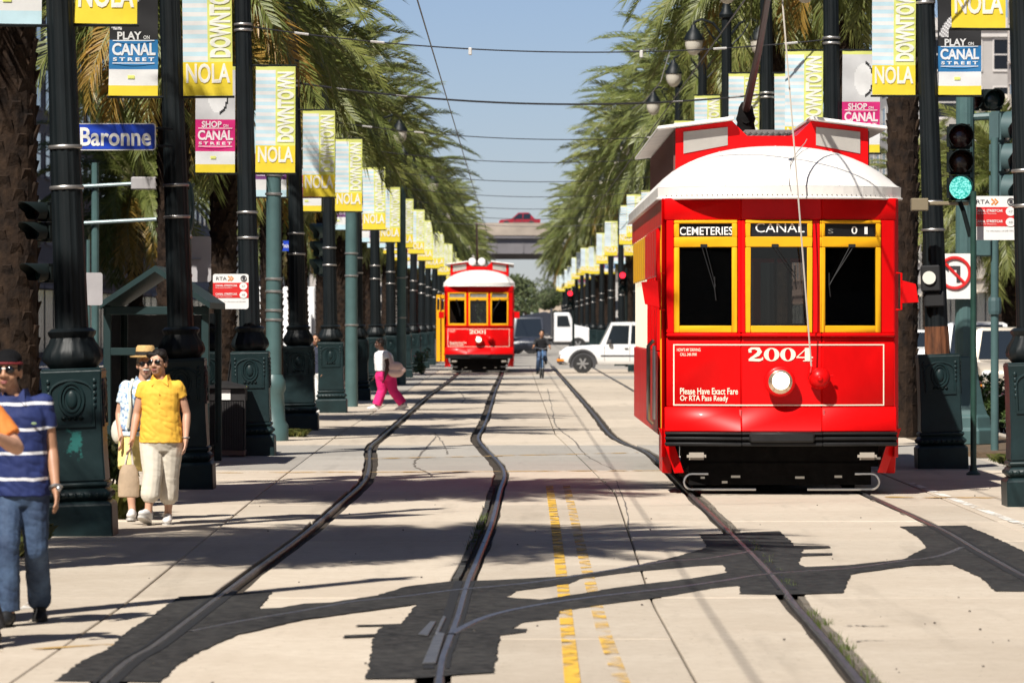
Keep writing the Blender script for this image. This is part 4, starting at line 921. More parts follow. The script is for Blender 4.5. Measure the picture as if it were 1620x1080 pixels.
# ------------------------------------------------------------------ buildings along both sides
M_win = mat('window_dark', (.012, .015, .02), .15, spec=.4)
def building(label, face_x, sg, y0, y1, h, col, floors, bays, name='office_building', wcol=None):
    m_ = mat('wall_%.2f_%.2f_%.2f' % col, col, .85, var=.12, scale=.6, bump=.15, bscale=6)
    trim = mat('trim_%.2f_%.2f_%.2f' % col, tuple(min(.8, c * 1.35 + .02) for c in col), .8, var=.1, scale=1)
    B = thing(name, label, 'building', (face_x, (y0 + y1) / 2, 0), group='buildings along the street')
    D = 16; L = (y1 - y0); a, b = (0, D) if sg > 0 else (-D, 0)
    w = MB(); w.box(a, b, -L / 2, L / 2, -.09, h); w.build('wall', m_, B)
    w = MB(); w.box(a - .35, b + .35, -L / 2 - .35, L / 2 + .35, h - .5, h + .25); w.box(a - .2, b + .2, -L / 2 - .2, L / 2 + .2, h - .9, h - .51); w.build('cornice', trim, B)
    w = MB(); w.box(a - .12, b + .12, -L / 2 - .12, L / 2 + .12, 4.2, 4.7); w.build('string_course', trim, B)
    fh = (h - 5.6) / floors; bw = L / bays; fx = 0
    wm = MB(); ww, wh = bw * .58, fh * .62
    wm.box(-.10, .10, -ww / 2 - .08, ww / 2 + .08, -.14, 0, 0); wm.box(-.06, .06, -ww / 2 - .08, -ww / 2, 0, wh, 0); wm.box(-.06, .06, ww / 2, ww / 2 + .08, 0, wh, 0); wm.box(-.06, .06, -ww / 2 - .08, ww / 2 + .08, wh, wh + .1, 0)
    wm.box(-.04, .04, -ww / 2, ww / 2, wh * .48, wh * .52, 0); wm.box(-.02, .02, -ww / 2, ww / 2, 0, wh, 1)
    wm = wm.mesh('window'); wm.materials.append(trim); wm.materials.append(M_win)
    sm = MB(); sm.box(-.08, .08, -bw * .42, bw * .42, .5, 3.4, 1); sm.box(-.5, .5, -bw * .46, bw * .46, 3.45, 3.6, 0); sm = sm.mesh('shop_window'); sm.materials.append(trim); sm.materials.append(M_win)
    for k in range(bays):
        yb = -L / 2 + bw * (k + .5)
        for f_ in range(floors): link('window', wm, B, (fx, yb, 5.2 + fh * (f_ + .15)))
        link('shop_window', sm, B, (fx, yb, 0))
    nb = 4
    for k in range(nb):                      # end wall towards the camera
        xb = a + (b - a) * (k + .5) / nb
        for f_ in range(floors): link('window', wm, B, (xb, -L / 2, 5.2 + fh * (f_ + .15)), (0, 0, R(90)))
    return B
building('dark blue-grey office block behind the leftmost lamp posts', -22, -1, 120, 186, 26, (.055, .055, .075), 6, 14)
building('dark stone building behind the bus shelter', -22, -1, 204, 250, 21, (.075, .065, .07), 5, 10)
building('brown brick building behind the third left lamp post', -22, -1, 250.4, 300, 17, (.10, .065, .05), 4, 11)
building('grey building behind the fourth left lamp post', -22, -1, 300.4, 372, 24, (.12, .12, .13), 6, 14)
building('pale stone building behind the left palms', -22, -1, 388, 460, 19, (.22, .20, .18), 5, 13)
building('far low building at the end of the left side', -22, -1, 460.4, 545, 14, (.26, .22, .18), 3, 14)
building('tall pale beige building at the top right edge', 24.6, 1, 205, 252, 30, (.46, .40, .35), 8, 10)
building('cream building behind the right-hand traffic', 24.6, 1, 252.4, 305, 13, (.48, .43, .36), 3, 10)
building('grey stone building further down the right side', 24.6, 1, 305.4, 372, 20, (.34, .32, .30), 5, 12)
building('brick building hidden behind the right palms', 24.6, 1, 388, 470, 16, (.28, .17, .12), 4, 14)
building('far white building at the end of the right side', 24.6, 1, 470.4, 545, 12, (.5, .48, .45), 3, 12)
building('added tall dark block left of the camera, outside the picture, cutting sky light', -22, -1, -70, 30, 36, (.07, .065, .065), 5, 8)  # from here on: unseen tall blocks added to block sky light and deepen shadows
building('added tall brown block left of the near lamp posts, outside the picture, cutting sky light', -22, -1, 30.4, 104, 34, (.09, .07, .06), 5, 6)
building('added tall dark block right of the camera, outside the picture, cutting sky light', 24.6, 1, -70, 60, 55, (.10, .09, .085), 6, 8)
building('added tall grey block right of the near lamp posts, outside the picture, cutting sky light', 24.6, 1, 76, 188, 48, (.11, .105, .10), 6, 8)
for i, (x, y, w, h, c) in enumerate([(9, 900, 9, 7, (.42, .34, .26)), (21, 960, 12, 10, (.38, .36, .33)), (-16, 930, 12, 9, (.30, .27, .24)), (34, 1000, 16, 14, (.4, .38, .36)), (-34, 1010, 18, 12, (.36, .33, .30)), (13.5, 830, 4, 5, (.5, .42, .3))]):
    B = thing('far_house', ('small tan building just right of the far street end', 'pale block right of the far tan building', 'low building left of the far street end', 'broad far building at right beyond the overpass', 'broad far building at left beyond the overpass', 'little cream building beside the far cross street')[i], 'building', (x, y, 0), group='far buildings beyond the overpass')
    q = MB(); q.box(-w / 2, w / 2, 0, 14, -.09, h); q.build('wall', mat('far_wall_%d' % i, c, .9, var=.1, scale=.3), B)
    q = MB(); q.prism([(-w / 2 - .5, h), (w / 2 + .5, h), (0, h + w * .22)], -.4, 14.4, 'y'); q.build('roof', mat('far_roof', (.16, .13, .12), .9), B)
    for k in range(max(2, int(w / 3))):
        for f_ in range(max(1, int(h / 3.4))):
            q = MB(); xx = -w / 2 + w * (k + .5) / max(2, int(w / 3)); q.box(xx - .6, xx + .6, -.06, .05, 1 + f_ * 3.2, 2.8 + f_ * 3.2); q.build('window', M_win, B)
# ------------------------------------------------------------------ highway overpass and the car on it
M_cpar = mat('parapet_concrete', (.36, .30, .24), .9, var=.15, scale=.6)
M_gird = mat('girder_concrete', (.17, .16, .165), .9, var=.15, scale=.4)
OV = thing('overpass', 'concrete highway overpass crossing high above the far street', 'overpass', (0, 560, 0))
q = MB(); q.box(-150, 150, 0, .4, 12.25, 12.90); q.build('parapet', M_cpar, OV)
q = MB(); q.box(-150, 150, -.25, -.16, 11.5, 12.88); q.build('fascia', M_cpar, OV)
q = MB(); q.box(-150, 150, 14, 14.4, 12.25, 12.90); q.build('parapet', M_cpar, OV)
q = MB(); q.box(-150, 150, -.15, 14.5, 11.2, 12.25); q.build('deck', M_gird, OV)
for k in range(7): q = MB(); q.box(-150, 150, .3 + k * 2.2, .9 + k * 2.2, 9.5, 11.2); q.build('girder', M_gird, OV)
for k in range(30): q = MB(); q.box(-44 + k * 3, -43.9 + k * 3, .22, .3, 9.6, 11.19); q.build('stiffener', M_gird, OV)
for x in (-28, -14, 16, 30, -60, 60):
    q = MB(); q.cyl((x, 7, -.09), (x, 7, 9.0), .7, n=14); q.build('column', M_gird, OV, smooth=True)
q = MB(); q.box(-70, 70, 6.2, 7.8, 8.95, 9.5); q.build('pier_cap', M_gird, OV)
# ------------------------------------------------------------------ vehicles
M_tyre = mat('tyre', (.018, .018, .019), .8); M_rim = mat('alloy_rim', (.5, .5, .5), .3, .8); M_cglass = mat('car_glass', (.015, .02, .025), .08, coat=.5); M_trim = mat('car_trim', (.05, .05, .055), .6)
M_tail = mat('tail_lamp', (.5, .01, .01), .25, coat=.5); M_amb = mat('amber_lamp', (.8, .25, .02), .3); M_clr = mat('clear_lamp', (.7, .7, .7), .15); M_plate = mat('plate', (.7, .68, .62), .5)
def wheel(P, x, y, r, w, sg):
    m = MB(); m.lathe([(r * .62, -w / 2), (r * .93, -w / 2), (r, -w / 2 + .03), (r, w / 2 - .03), (r * .93, w / 2), (r * .62, w / 2)], (x, y, r), 24, axis='y'); W_ = m.build('wheel', M_tyre, P, smooth=True)
    m = MB(); yo = y + sg * (w / 2 + .012); m.lathe([(r * .62, -.02), (r * .62, .02)], (x, yo - sg * .05, r), 20, axis='y'); m.cyl((x, yo - .03, r), (x, yo + .03, r), r * .18, n=10)
    for k in range(6):
        a = k * math.pi / 3; c, s_ = math.cos(a), math.sin(a); t = r * .09
        m.hexa([(x - s_ * t, yo - .015, r + c * t), (x + s_ * t, yo - .015, r - c * t), (x + c * r * .6 + s_ * t, yo - .015, r + s_ * r * .6 - c * t), (x + c * r * .6 - s_ * t, yo - .015, r + s_ * r * .6 + c * t),
                (x - s_ * t, yo + .015, r + c * t), (x + s_ * t, yo + .015, r - c * t), (x + c * r * .6 + s_ * t, yo + .015, r + s_ * r * .6 - c * t), (x + c * r * .6 - s_ * t, yo + .015, r + s_ * r * .6 + c * t)])
    m.build('rim', M_rim, W_, bevel=0)
def loft_body(st):       # stations along x: list of (x, [(halfwidth, z)...]) bottom to top, mirrored
    vs = []; k = len(st[0][1])
    for x, sec in st: vs += [(x, -h, z) for h, z in sec] + [(x, h, z) for h, z in reversed(sec)]
    n = 2 * k; fs = [(i * n + j, (i + 1) * n + j, (i + 1) * n + (j + 1) % n, i * n + (j + 1) % n) for i in range(len(st) - 1) for j in range(n)]
    return vs, fs + [tuple(range(n)), tuple(range((len(st) - 1) * n + n - 1, (len(st) - 1) * n - 1, -1))]
def suv(label, loc, rotz, paint, L=4.5, W_=1.85, H=1.8, kind='suv', group=None, flare=False):
    V = thing('parked_car' if kind == 'x' else ('sedan' if kind == 'sedan' else 'sport_utility_vehicle'), label, 'car', loc, (0, 0, rotz), group)
    h = W_ / 2; low = kind == 'sedan'; hood = .98 if not low else .80; belt = 1.06 if not low else .88; z0 = .34 if not low else .22
    st = []
    for x, zt, hw in ((-L / 2, z0 + .38, h * .86), (-L / 2 + .06, hood - .12, h * .92), (-L / 2 + .25, hood, h * .97), (-L * .22, hood + .08, h), (-L * .16, belt, h), (L * .3, belt + .03, h), (L / 2 - .1, belt, h * .97), (L / 2, belt - .25, h * .93)):
        st.append((x, [(hw * .92, z0), (hw, z0 + .12), (hw, (z0 + zt) / 2), (hw * .985, zt - .06), (hw * .9, zt)]))
    m = MB(); m.add(*loft_body(st)); body = m.build('body', paint, V, smooth=True)
    ro = L / 2 - (.08 if not low else .95); fr = -L * (.07 if not low else .02); wsb = -L * .165 if not low else -L * .2
    cab = [(wsb, [(h * .93, belt - .06), (h * .93, belt - .02), (h * .90, belt)]), (fr, [(h * .95, belt - .06), (h * .84, H - .07), (h * .72, H - .02)]), (L * .2, [(h * .95, belt - .06), (h * .84, H - .04), (h * .72, H)]), (ro - .05 - (.2 if low else 0), [(h * .95, belt - .06), (h * .83, H - .09), (h * .70, H - .04)]), (ro + .12 + (.3 if low else -.08), [(h * .93, belt - .06), (h * .90, belt - .03), (h * .86, belt)])]
    m = MB(); m.add(*loft_body(cab)); m.build('cabin', paint, V, smooth=True)
    # side panes
    for sg in (-1, 1):
        yb, yt = sg * (h * .938 + .008), sg * (h * .852 + .012); zb, zt = belt + .03, H - .14
        xs = [(fr - .30, fr + .02), (L * .085, L * .09), (L * .30, L * .30)] if not low else [(fr - .38, fr + .02), (L * .12, L * .12), (ro - .05, ro - .3)]
        segs = [((wsb + .22, fr + .04), (L * .07, L * .08)), ((L * .09, L * .10), (L * .27, L * .27)), ((L * .29, L * .29), (ro - .12, ro - .14))]
        for (a0, a1), (b0, b1) in segs[:3 if not low else 2]:
            p = MB(); p.add([(a0, yb, zb), (b0, yb, zb), (b1, yt, zt), (a1, yt, zt)], [(0, 1, 2, 3)]); p.build('side_window', M_cglass, V)
        p = MB(); p.box(L * .04, L * .07, *sorted((sg * (h + .005), sg * (h + .025))), belt - .16, belt - .12); p.build('door_handle', M_trim, V)
        for xg in (-L * .13, L * .082, L * .28):
            p = MB(); p.box(xg, xg + .014, *sorted((sg * (h - .02), sg * (h + .004))), z0 + .12, belt - .02); p.build('door_gap', M_trim, V)
        p = MB(); p.box(-L * .16, L * .36, *sorted((sg * (h - .002), sg * (h + .012))), z0 + .28, z0 + .34); p.build('side_strip', M_trim, V)
        p = MB(); p.box(wsb + .28, wsb + .42, *sorted((sg * (h + .0), sg * (h + .18))), belt + .04, belt + .2); p.build('wing_mirror', M_trim, V, bevel=.03)
        r = .36 if not low else .31
        for x in (-L * .31, L * .29):
            wheel(V, x, sg * (h - .045), r, .22, sg)
            a = MB(); rr = r + (.13 if flare else .07)
            pts = [(x + rr * math.cos(t), sg * (h + .0), r + rr * math.sin(t)) for t in [math.pi * i / 14 - .05 for i in range(15)]]
            a.tube(pts, .055 if flare else .02, 6); a.add([(x + (rr) * math.cos(t), sg * (h + .004), r + rr * math.sin(t)) for t in [math.pi * (-.1 + 1.2 * i / 14) for i in range(15)]], [tuple(range(15))]); a.build('wheel_arch', M_trim, V, smooth=True)
    p = MB(); yb, yt = h * .84, h * .70; p.add([(wsb + .02, -yb, belt + .01), (wsb + .02, yb, belt + .01), (fr - .05, yt, H - .10), (fr - .05, -yt, H - .10)], [(0, 1, 2, 3)])
    p.v = [(x - .012, y, z + .012) for x, y, z in p.v]; p.build('windscreen', M_cglass, V)
    xr = ro + .055 if not low else ro + .15
    p = MB()
    if not low: p.add([(xr, -h * .78, belt + .05), (xr, h * .78, belt + .05), (ro - .03, h * .70, H - .16), (ro - .03, -h * .70, H - .16)], [(0, 1, 2, 3)])
    else: p.add([(ro + .38, -h * .78, belt + .02), (ro + .38, h * .78, belt + .02), (ro - .20, h * .68, H - .12), (ro - .20, -h * .68, H - .12)], [(0, 1, 2, 3)])
    p.build('rear_window', M_cglass, V)
    for xx, nm, sg2 in ((-L / 2, 'front_bumper', -1), (L / 2, 'rear_bumper', 1)):
        p = MB(); p.box(*sorted((xx + sg2 * .10, xx - sg2 * .35)), -h * .93, h * .93, z0 - .02, z0 + .26); p.build(nm, M_trim if flare else paint, V, bevel=.06, seg=2, smooth=True)
    for sg in (-1, 1):
        p = MB(); p.box(L / 2 - .12, L / 2 + .03, *sorted((sg * h * .70, sg * h * .95)), belt - .36, belt - .02); p.build('tail_light', M_tail, V, bevel=.02)
        p = MB(); p.box(-L / 2 - .02, -L / 2 + .16, *sorted((sg * h * .55, sg * h * .9)), hood - .32, hood - .16); p.build('headlight', M_clr, V, bevel=.03)
        p = MB(); p.box(-L / 2 - .11, -L / 2 + .22, *sorted((sg * h * .90, sg * (h * .945))), z0 + .10, z0 + .2); p.build('indicator', M_amb, V, bevel=.02)
    p = MB(); p.box(L / 2 + .02, L / 2 + .035, -.27, .27, belt - .36, belt - .18); p.build('number_plate', M_plate, V)
    return V
PW = mat('white_car_paint', (.78, .78, .77), .25, coat=.6); PC = mat('champagne_paint', (.50, .44, .36), .3, .25, coat=.5); PR = mat('dark_red_paint', (.30, .012, .02), .25, coat=.6); PB = mat('dark_blue_paint', (.03, .035, .05), .35, coat=.4)
suv('white sport utility vehicle with grey wheel arches crossing behind the near streetcar', (2.92 + 2.25 - .68 - .55, 189, -.01), 0, PW, 4.45, 1.85, 1.92, flare=True)
suv('dark red car driving along the overpass', (.60, 561.5, 12.45), 0, PR, 4.6, 1.8, 1.62, kind='sedan')
suv('champagne sport utility vehicle seen from behind at the right edge', (11.75, 120, -.075), R(90), PC, 4.6, 1.9, 1.85)
suv('white sport utility vehicle in front of the champagne one, right roadway', (12.9, 141, -.075), R(90), PW, 4.7, 1.95, 1.98)
suv('white car parked behind the third left lamp post', (-10.3, 173, -.075), R(90), PW, 4.6, 1.85, 1.65, kind='sedan')
suv('white van-like car left of the distant streetcar', (-5.6 - 1.8, 330, -.075), R(90), PW, 4.6, 1.95, 1.95)
for i, (px, y, pc, lb) in enumerate([(1455, 180, PW, 'white car partly hidden by the rusty lamp post'), (1505, 240, PB, 'dark car further along the right roadway'), (925, 420, PB, 'dark far car beyond the white crossing vehicle'), (1560, 300, PW, 'pale far car at the right edge')]):
    suv(lb, ((px - VX) * y / F, y, -.075), R(90), pc, 4.6, 1.85, 1.7)
# white box truck on the left roadway, seen from behind
def box_truck(label, loc, rotz, L, W_, H, cabp, boxp, cabw='white'):
    V = thing('box_truck', label, 'truck', loc, (0, 0, rotz)); h = W_ / 2
    q = MB(); q.box(-L / 2 + 2.0, L / 2, -h, h, .95, H); q.build('cargo_box', boxp, V, bevel=.04)
    q = MB(); q.box(L / 2 + .005, L / 2 + .03, -h + .12, h - .12, 1.05, H - .15); q.build('rear_door', mat('door_grey_white', (.6, .6, .6), .5, var=.1, scale=2), V)
    q = MB(); q.prism([(-L / 2, .6), (-L / 2 + 1.95, .6), (-L / 2 + 1.95, 2.35), (-L / 2 + .75, 2.35), (-L / 2 + .35, 1.45), (-L / 2, 1.3)], -h * .92, h * .92, 'y'); q.build('cab', cabp, V, bevel=.06)
    for sg in (-1, 1):
        q = MB(); q.prism([(-L / 2 + .55, 1.45), (-L / 2 + 1.6, 1.45), (-L / 2 + 1.6, 2.15), (-L / 2 + .85, 2.15)], sg * h * .925, sg * h * .935, 'y'); q.build('side_window', M_cglass, V)
        q = MB(); q.box(L / 2 - .02, L / 2 + .05, *sorted((sg * h * .75, sg * h * .95)), .7, .9); q.build('tail_light', M_tail, V)
        for x in (-L / 2 + .9, L / 2 - 1.2): wheel(V, x, sg * (h - .18), .46, .26, sg)
    q = MB(); q.box(-L / 2 + .1, L / 2, -h * .5, h * .5, .5, .95); q.build('chassis', M_trim, V)
    return V
M_twh = mat('truck_white', (.74, .74, .74), .4, var=.05, scale=1)
box_truck('white box truck behind the third and fourth left lamp posts', (-10.2, 228, -.075), R(90), 7.5, 2.6, 3.55, M_twh, M_twh)
box_truck('white box truck further ahead on the left roadway', (-8.9, 262, -.075), R(90), 7.5, 2.5, 3.3, M_twh, M_twh)
# dump truck at the far crossing
V = thing('dump_truck', 'white-cabbed dump truck with dark bed at the far crossing', 'truck', (2.35, 305, -.02), (0, 0, 0))
q = MB(); q.prism([(-2.7, 1.1), (-.1, 1.1), (-.1, 2.45), (-.5, 2.55), (-2.7, 2.15)], -1.2, 1.2, 'y'); q.build('dump_bed', PB, V, bevel=.04)
q = MB(); q.prism([(0.0, .7), (2.3, .7), (2.35, 1.55), (1.3, 1.75), (1.0, 2.5), (0.0, 2.5)], -1.05, 1.05, 'y'); q.build('cab', M_twh, V, bevel=.07)
q = MB(); q.prism([(.25, 1.65), (1.05, 1.65), (.88, 2.3), (.25, 2.3)], -1.062, -1.052, 'y'); q.build('side_window', M_cglass, V)
q = MB(); q.box(-2.8, 1.2, -.9, .9, .55, .95); q.box(-.15, -.02, -1.2, 1.2, 1.0, 2.75); q.build('chassis', M_trim, V)
for x in (-2.2, -1.3, 1.5):
    for sg in (-1, 1): wheel(V, x, sg * .95, .5, .3, sg)
suv('dark blue car beside the distant streetcar', (.85, 290, -.02), R(90), PB, 4.8, 1.9, 2.2)
# ------------------------------------------------------------------ distant trees
M_dleaf = leafy('far_leaf', (.05, .075, .03), (.085, .11, .045), (.13, .15, .06), .2)
def leaf_cloud(n, rx, ry, rz, size, seed, lumps=7):
    r_ = random.Random(seed); m = MB(); C = [(Vector((r_.uniform(-.6, .6) * rx, r_.uniform(-.6, .6) * ry, r_.uniform(-.6, .7) * rz)), r_.uniform(.3, .55)) for _ in range(lumps)]
    for k in range(n):
        c, s_ = C[k % lumps]; v = Vector((r_.gauss(0, 1), r_.gauss(0, 1), r_.gauss(0, 1))).normalized() * r_.uniform(.55, 1.0) ** .5
        p = c + Vector((v.x * rx * s_, v.y * ry * s_, v.z * rz * s_)); u = Vector((r_.gauss(0, 1), r_.gauss(0, 1), r_.gauss(0, 1))).normalized(); w = u.orthogonal().normalized(); q = size * r_.uniform(.6, 1.3)
        m.add([p - u * q, p + w * q * .45, p + u * q, p - w * q * .45], [(0, 1, 2, 3)])
    return m
for i, (px, y, w, zc, lb) in enumerate([(832, 760, 4.6, 5.5, 'round green tree under the overpass, right of the distant streetcar'), (880, 850, 3.8, 4.5, 'smaller tree right of the round green tree'), (770, 800, 5, 5.5, 'tree behind the distant streetcar roof'), (930, 900, 5, 6, 'far tree behind the white crossing vehicle'), (700, 880, 6, 6, 'far tree behind the left banners')]):
    T = thing('street_tree', lb, 'tree', ((px - VX) * y / F, y, -.05), group='far trees beyond the overpass')
    q = MB(); q.tube([(0, 0, 0), (.1, 0, zc * .4), (0, .1, zc * .8)], [.3, .22, .12], 7); q.tube([(.1, 0, zc * .4), (1.2, .2, zc)], [.14, .06], 5); q.tube([(.1, 0, zc * .45), (-1.1, -.2, zc * 1.05)], [.14, .06], 5); q.build('trunk', M_bark, T)
    leaf_cloud(2600, w, w, zc * .62, .30, i + 20).build('crown', M_dleaf, T, loc=(0, 0, zc))
# hills of far foliage closing the street end
leaf_cloud(5200, 55, 6, 5.5, .9, 77, 26).build('far_wood', M_dleaf, loc=(0, 1150, 3.5)); tag(bpy.data.objects['far_wood'], 'hazy band of trees closing the far end of the street', 'trees', kind='stuff')
# ------------------------------------------------------------------ signs
M_swhite = mat('sign_white', (.78, .77, .74), .45, var=.03); M_sred = mat('sign_red', (.62, .02, .02), .45); M_sblue = mat('street_sign_blue', (.012, .055, .46), .4, var=.1, scale=4); M_sback = mat('sign_back', (.45, .43, .44), .5, .3, var=.1, scale=3); M_sblk = mat('sign_ink', (.04, .04, .045), .5); M_sor = mat('sign_orange', (.75, .25, .04), .5)
def rrect(w, h, r, n=5):
    P = []
    for cx, cz, a0 in ((w / 2 - r, h / 2 - r, 0), (-w / 2 + r, h / 2 - r, 90), (-w / 2 + r, -h / 2 + r, 180), (w / 2 - r, -h / 2 + r, 270)):
        P += [(cx + r * math.cos(R(a0 + 90 * k / n)), cz + r * math.sin(R(a0 + 90 * k / n))) for k in range(n + 1)]
    return P
def panel(w, h, r, y0, y1, c=(0, 0)):
    m = MB(); m.prism([(x + c[0], z + c[1]) for x, z in rrect(w, h, r)], y0, y1, 'y'); return m
# street name sign
p0 = AT(183, 216.5, 56.9)
T = thing('street_name_sign', 'blue street name sign reading Baronne beside the second lamp post', 'street sign', p0)
panel(.905, .305, .035, 0, .012).build('border', M_swhite, T); panel(.88, .28, .028, -.004, -.001).build('plate', M_sblue, T)
t = MB(); t.text('Baronne', -.40, .40, -.105, .105, -.009, .022); t.build('lettering', M_swhite, T)
t = MB(); t.tube([(.40, .02, .1), (.62, .25, .1)], .015, 6); t.tube([(.40, .02, -.1), (.62, .25, -.1)], .015, 6); t.build('bracket', M_iron2, T)
def rta(label, p, w, attach):
    T = thing('transit_stop_sign', label, 'stop sign', p, group='transit stop signs'); h = w * .98; s_ = w / .55
    panel(w, h, .035, 0, .012).build('plate', M_swhite, T)
    q = MB(); q.box(-w / 2, w / 2, -.004, -.001, -.10 * s_, .135 * s_); q.build('red_field', M_sred, T)
    t = MB(); t.text('RTA', -.225 * s_, -.06 * s_, .175 * s_, .225 * s_, -.005, .0); t.build('lettering', M_sblk, T)
    t = MB(); t.ribbon([(-.04 * s_, .235 * s_), (0, .20 * s_), (-.04 * s_, .165 * s_)], .02 * s_, -.005); t.ribbon([(.0, .235 * s_), (.04 * s_, .20 * s_), (.0, .165 * s_)], .02 * s_, -.005); t.build('arrow_mark', M_sor, T)
    t = MB(); t.torus((.20 * s_, -.005, .20 * s_), .042 * s_, .042 * s_, .007, 20, 4); t.box(.18 * s_, .22 * s_, -.008, -.004, .18 * s_, .222 * s_); t.build('route_badge', M_sblk, T)
    t = MB()
    for z in (.075, -.055):
        t.text('CANAL STREETCAR', -.235 * s_, .10 * s_, z * s_, (z + .032) * s_, -.008, .02); t.text('City Park Museum', -.235 * s_, .02 * s_, (z - .03) * s_, (z - .012) * s_, -.008)
        t.add([((.195 + .06 * math.cos(a)) * s_, -.008, (z + .005 + .055 * math.sin(a)) * s_) for a in [i * .393 for i in range(16)]], [tuple(range(16))])
    t.build('route_text', M_swhite, T)
    t = MB(); t.text('47', .17 * s_, .22 * s_, .065 * s_, .095 * s_, -.012); t.text('48', .17 * s_, .22 * s_, -.065 * s_, -.035 * s_, -.012); t.text('For information call 248-3900', -.10 * s_, .23 * s_, -.165 * s_, -.145 * s_, -.005); t.build('small_print', mat('faint_grey', (.3, .3, .3), .6), T)
    t = MB(); t.box(-w / 2 if attach < 0 else w / 2 - .05, -w / 2 + .05 if attach < 0 else w / 2, .013, .03, -.2, .2); t.build('bracket', M_strap, T)
    return T
rta('red and white transit stop sign on the third left lamp post', AT(365, 461, 70.9), .50, 1)
rta('red and white transit stop sign on the thin green post at right', AT(1573.5, 345, 62.6), .555, -1)
# thin green post carrying the right-hand transit sign
x, y = G(1540, 751)
T = thing('sign_post', 'thin dark green post carrying the right-hand transit stop sign', 'post', (x, y, 0)); q = MB(); q.cyl((0, 0, 0), (0, 0, 3.5), .038, n=12); q.build('tube', mat('post_green', (.018, .055, .042), .4, var=.2), T, smooth=True)
q = MB(); q.lathe([(.09, 0), (.09, .02), (.05, .05), (.04, .12)], n=14); q.build('foot', MATS['post_green'], T, smooth=True)
# no-left-turn sign on the teal column
colx, coly = G(1527, 702)
T = thing('signal_column', 'thick teal signal column with flared base behind the thin green post', 'column', (colx, coly, 0))
q = MB(); q.lathe([(.46, 0), (.46, .22), (.42, .25), (.40, .42), (.36, .46), (.30, .62), (.22, 1.0), (.19, 1.35)], n=8); q.build('base', M_teal, T, bevel=.01)
q = MB(); q.lathe([(.165, 1.3), (.15, 3.5), (.14, 6.6)], n=32, flute=lambda k, z: (1, .97)[k % 2]); q.build('shaft', M_teal, T)
q = MB(); q.tube([(0, 0, 5.05), (.9, -.1, 5.1), (3.0, -.2, 5.2)], [.06, .055, .04], 8); q.build('mast_arm', M_teal, T, smooth=True)
T = thing('no_turn_sign', 'white no left turn sign with red ring on the teal column', 'traffic sign', AT(1510, 437, coly - .25))
panel(.60, .70, .03, 0, .01).build('plate', M_swhite, T); q = MB(); q.torus((0, -.01, .05), .235, .235, .028, 32, 6); q.tube([(-.165, -.01, .215), (.165, -.01, -.115)], .024, 6); q.build('red_ring', M_sred, T)
q = MB(); q.box(.03, .09, -.006, -.002, -.10, .10); q.box(-.09, .09, -.006, -.002, .10, .16); q.prism([(-.09, .20), (-.17, .13), (-.09, .06)], -.006, -.002, 'y'); q.build('arrow', M_sblk, T)
# ------------------------------------------------------------------ traffic signals
M_hous = mat('signal_housing', (.007, .012, .012), .6, var=.2, spec=.2); M_house2 = mat('signal_teal', (.055, .10, .105), .5, var=.1)
M_off_r = mat('lens_off_red', (.045, .012, .010), .25, coat=.5); M_off_a = mat('lens_off_amber', (.04, .016, .008), .25, coat=.5); M_off_g = mat('lens_off_green', (.01, .03, .03), .25, coat=.5)
def lit(name, c, e):
    m = mat(name, c, .3, emit=c, estr=e); n = m.node_tree.nodes; l = m.node_tree.links; b = n['Principled BSDF']
    tc = n.new('ShaderNodeTexCoord'); v = n.new('ShaderNodeTexVoronoi'); v.inputs['Scale'].default_value = 42; l.new(tc.outputs['Object'], v.inputs['Vector'])
    r = n.new('ShaderNodeValToRGB'); r.color_ramp.elements[0].color = (*[min(1, x * .8 + .35) for x in c], 1); r.color_ramp.elements[1].color = (*[x * .35 for x in c], 1); r.color_ramp.elements[1].position = .75; l.new(v.outputs['Distance'], r.inputs[0]); l.new(r.outputs[0], b.inputs['Emission Color']); return m
M_on_g = lit('lens_lit_green', (.02, .75, .62), 1.15); M_on_r = mat('lens_lit_red', (.9, .02, .03), .3, emit=(1, .02, .04), estr=2.2)
def signal(label, loc, rotz, lenses, hous=M_hous, r=.15, horizontal=False, group='traffic signals'):
    T = thing('traffic_signal', label, 'traffic light', loc, (0, 0, rotz), group); n = len(lenses); st = r * 2.18
    for i, mt in enumerate(lenses):
        o = (n - 1) / 2 - i; cx, cz = (-o * st, 0) if horizontal else (0, o * st)
        q = MB(); q.box(cx - st / 2 + .004, cx + st / 2 - .004, 0, .20, cz - st / 2 + .004, cz + st / 2 - .004); hs = q.build('housing', hous, T, bevel=.03, seg=2, smooth=True)
        q = MB(); q.lathe([(r * .97, -.006), (r * .8, -.03), (r * .4, -.045), (.004, -.05)], (cx, 0, cz), 20, axis='y'); q.build('lens', mt, hs, smooth=True)
        q = MB(); N = 20; a0, a1 = R(-50), R(230); P = []
        for k in range(N + 1):
            a = a0 + (a1 - a0) * k / N; d = .27 - .15 * (1 - max(0, math.sin(a)) ** .6); P.append((a, d))
        vs = []
        for a, d in P:
            for rr in (r * 1.0, r * 1.05): vs += [(cx + rr * math.cos(a), 0, cz + rr * math.sin(a)), (cx + rr * math.cos(a), -d, cz + rr * math.sin(a))]
        fs = []
        for k in range(N):
            b = k * 4; fs += [(b, b + 1, b + 5, b + 4), (b + 2, b + 6, b + 7, b + 3), (b + 1, b + 3, b + 7, b + 5)]
        q.add(vs, fs); q.build('visor', hous, hs, smooth=True)
    return T
z_g = AT(1519, 297, 64.6); sg1 = signal('three-lens traffic light showing green beside the rusty lamp post', (z_g.x, 64.6, z_g.z + .327), 0, (M_off_r, M_off_a, M_on_g))
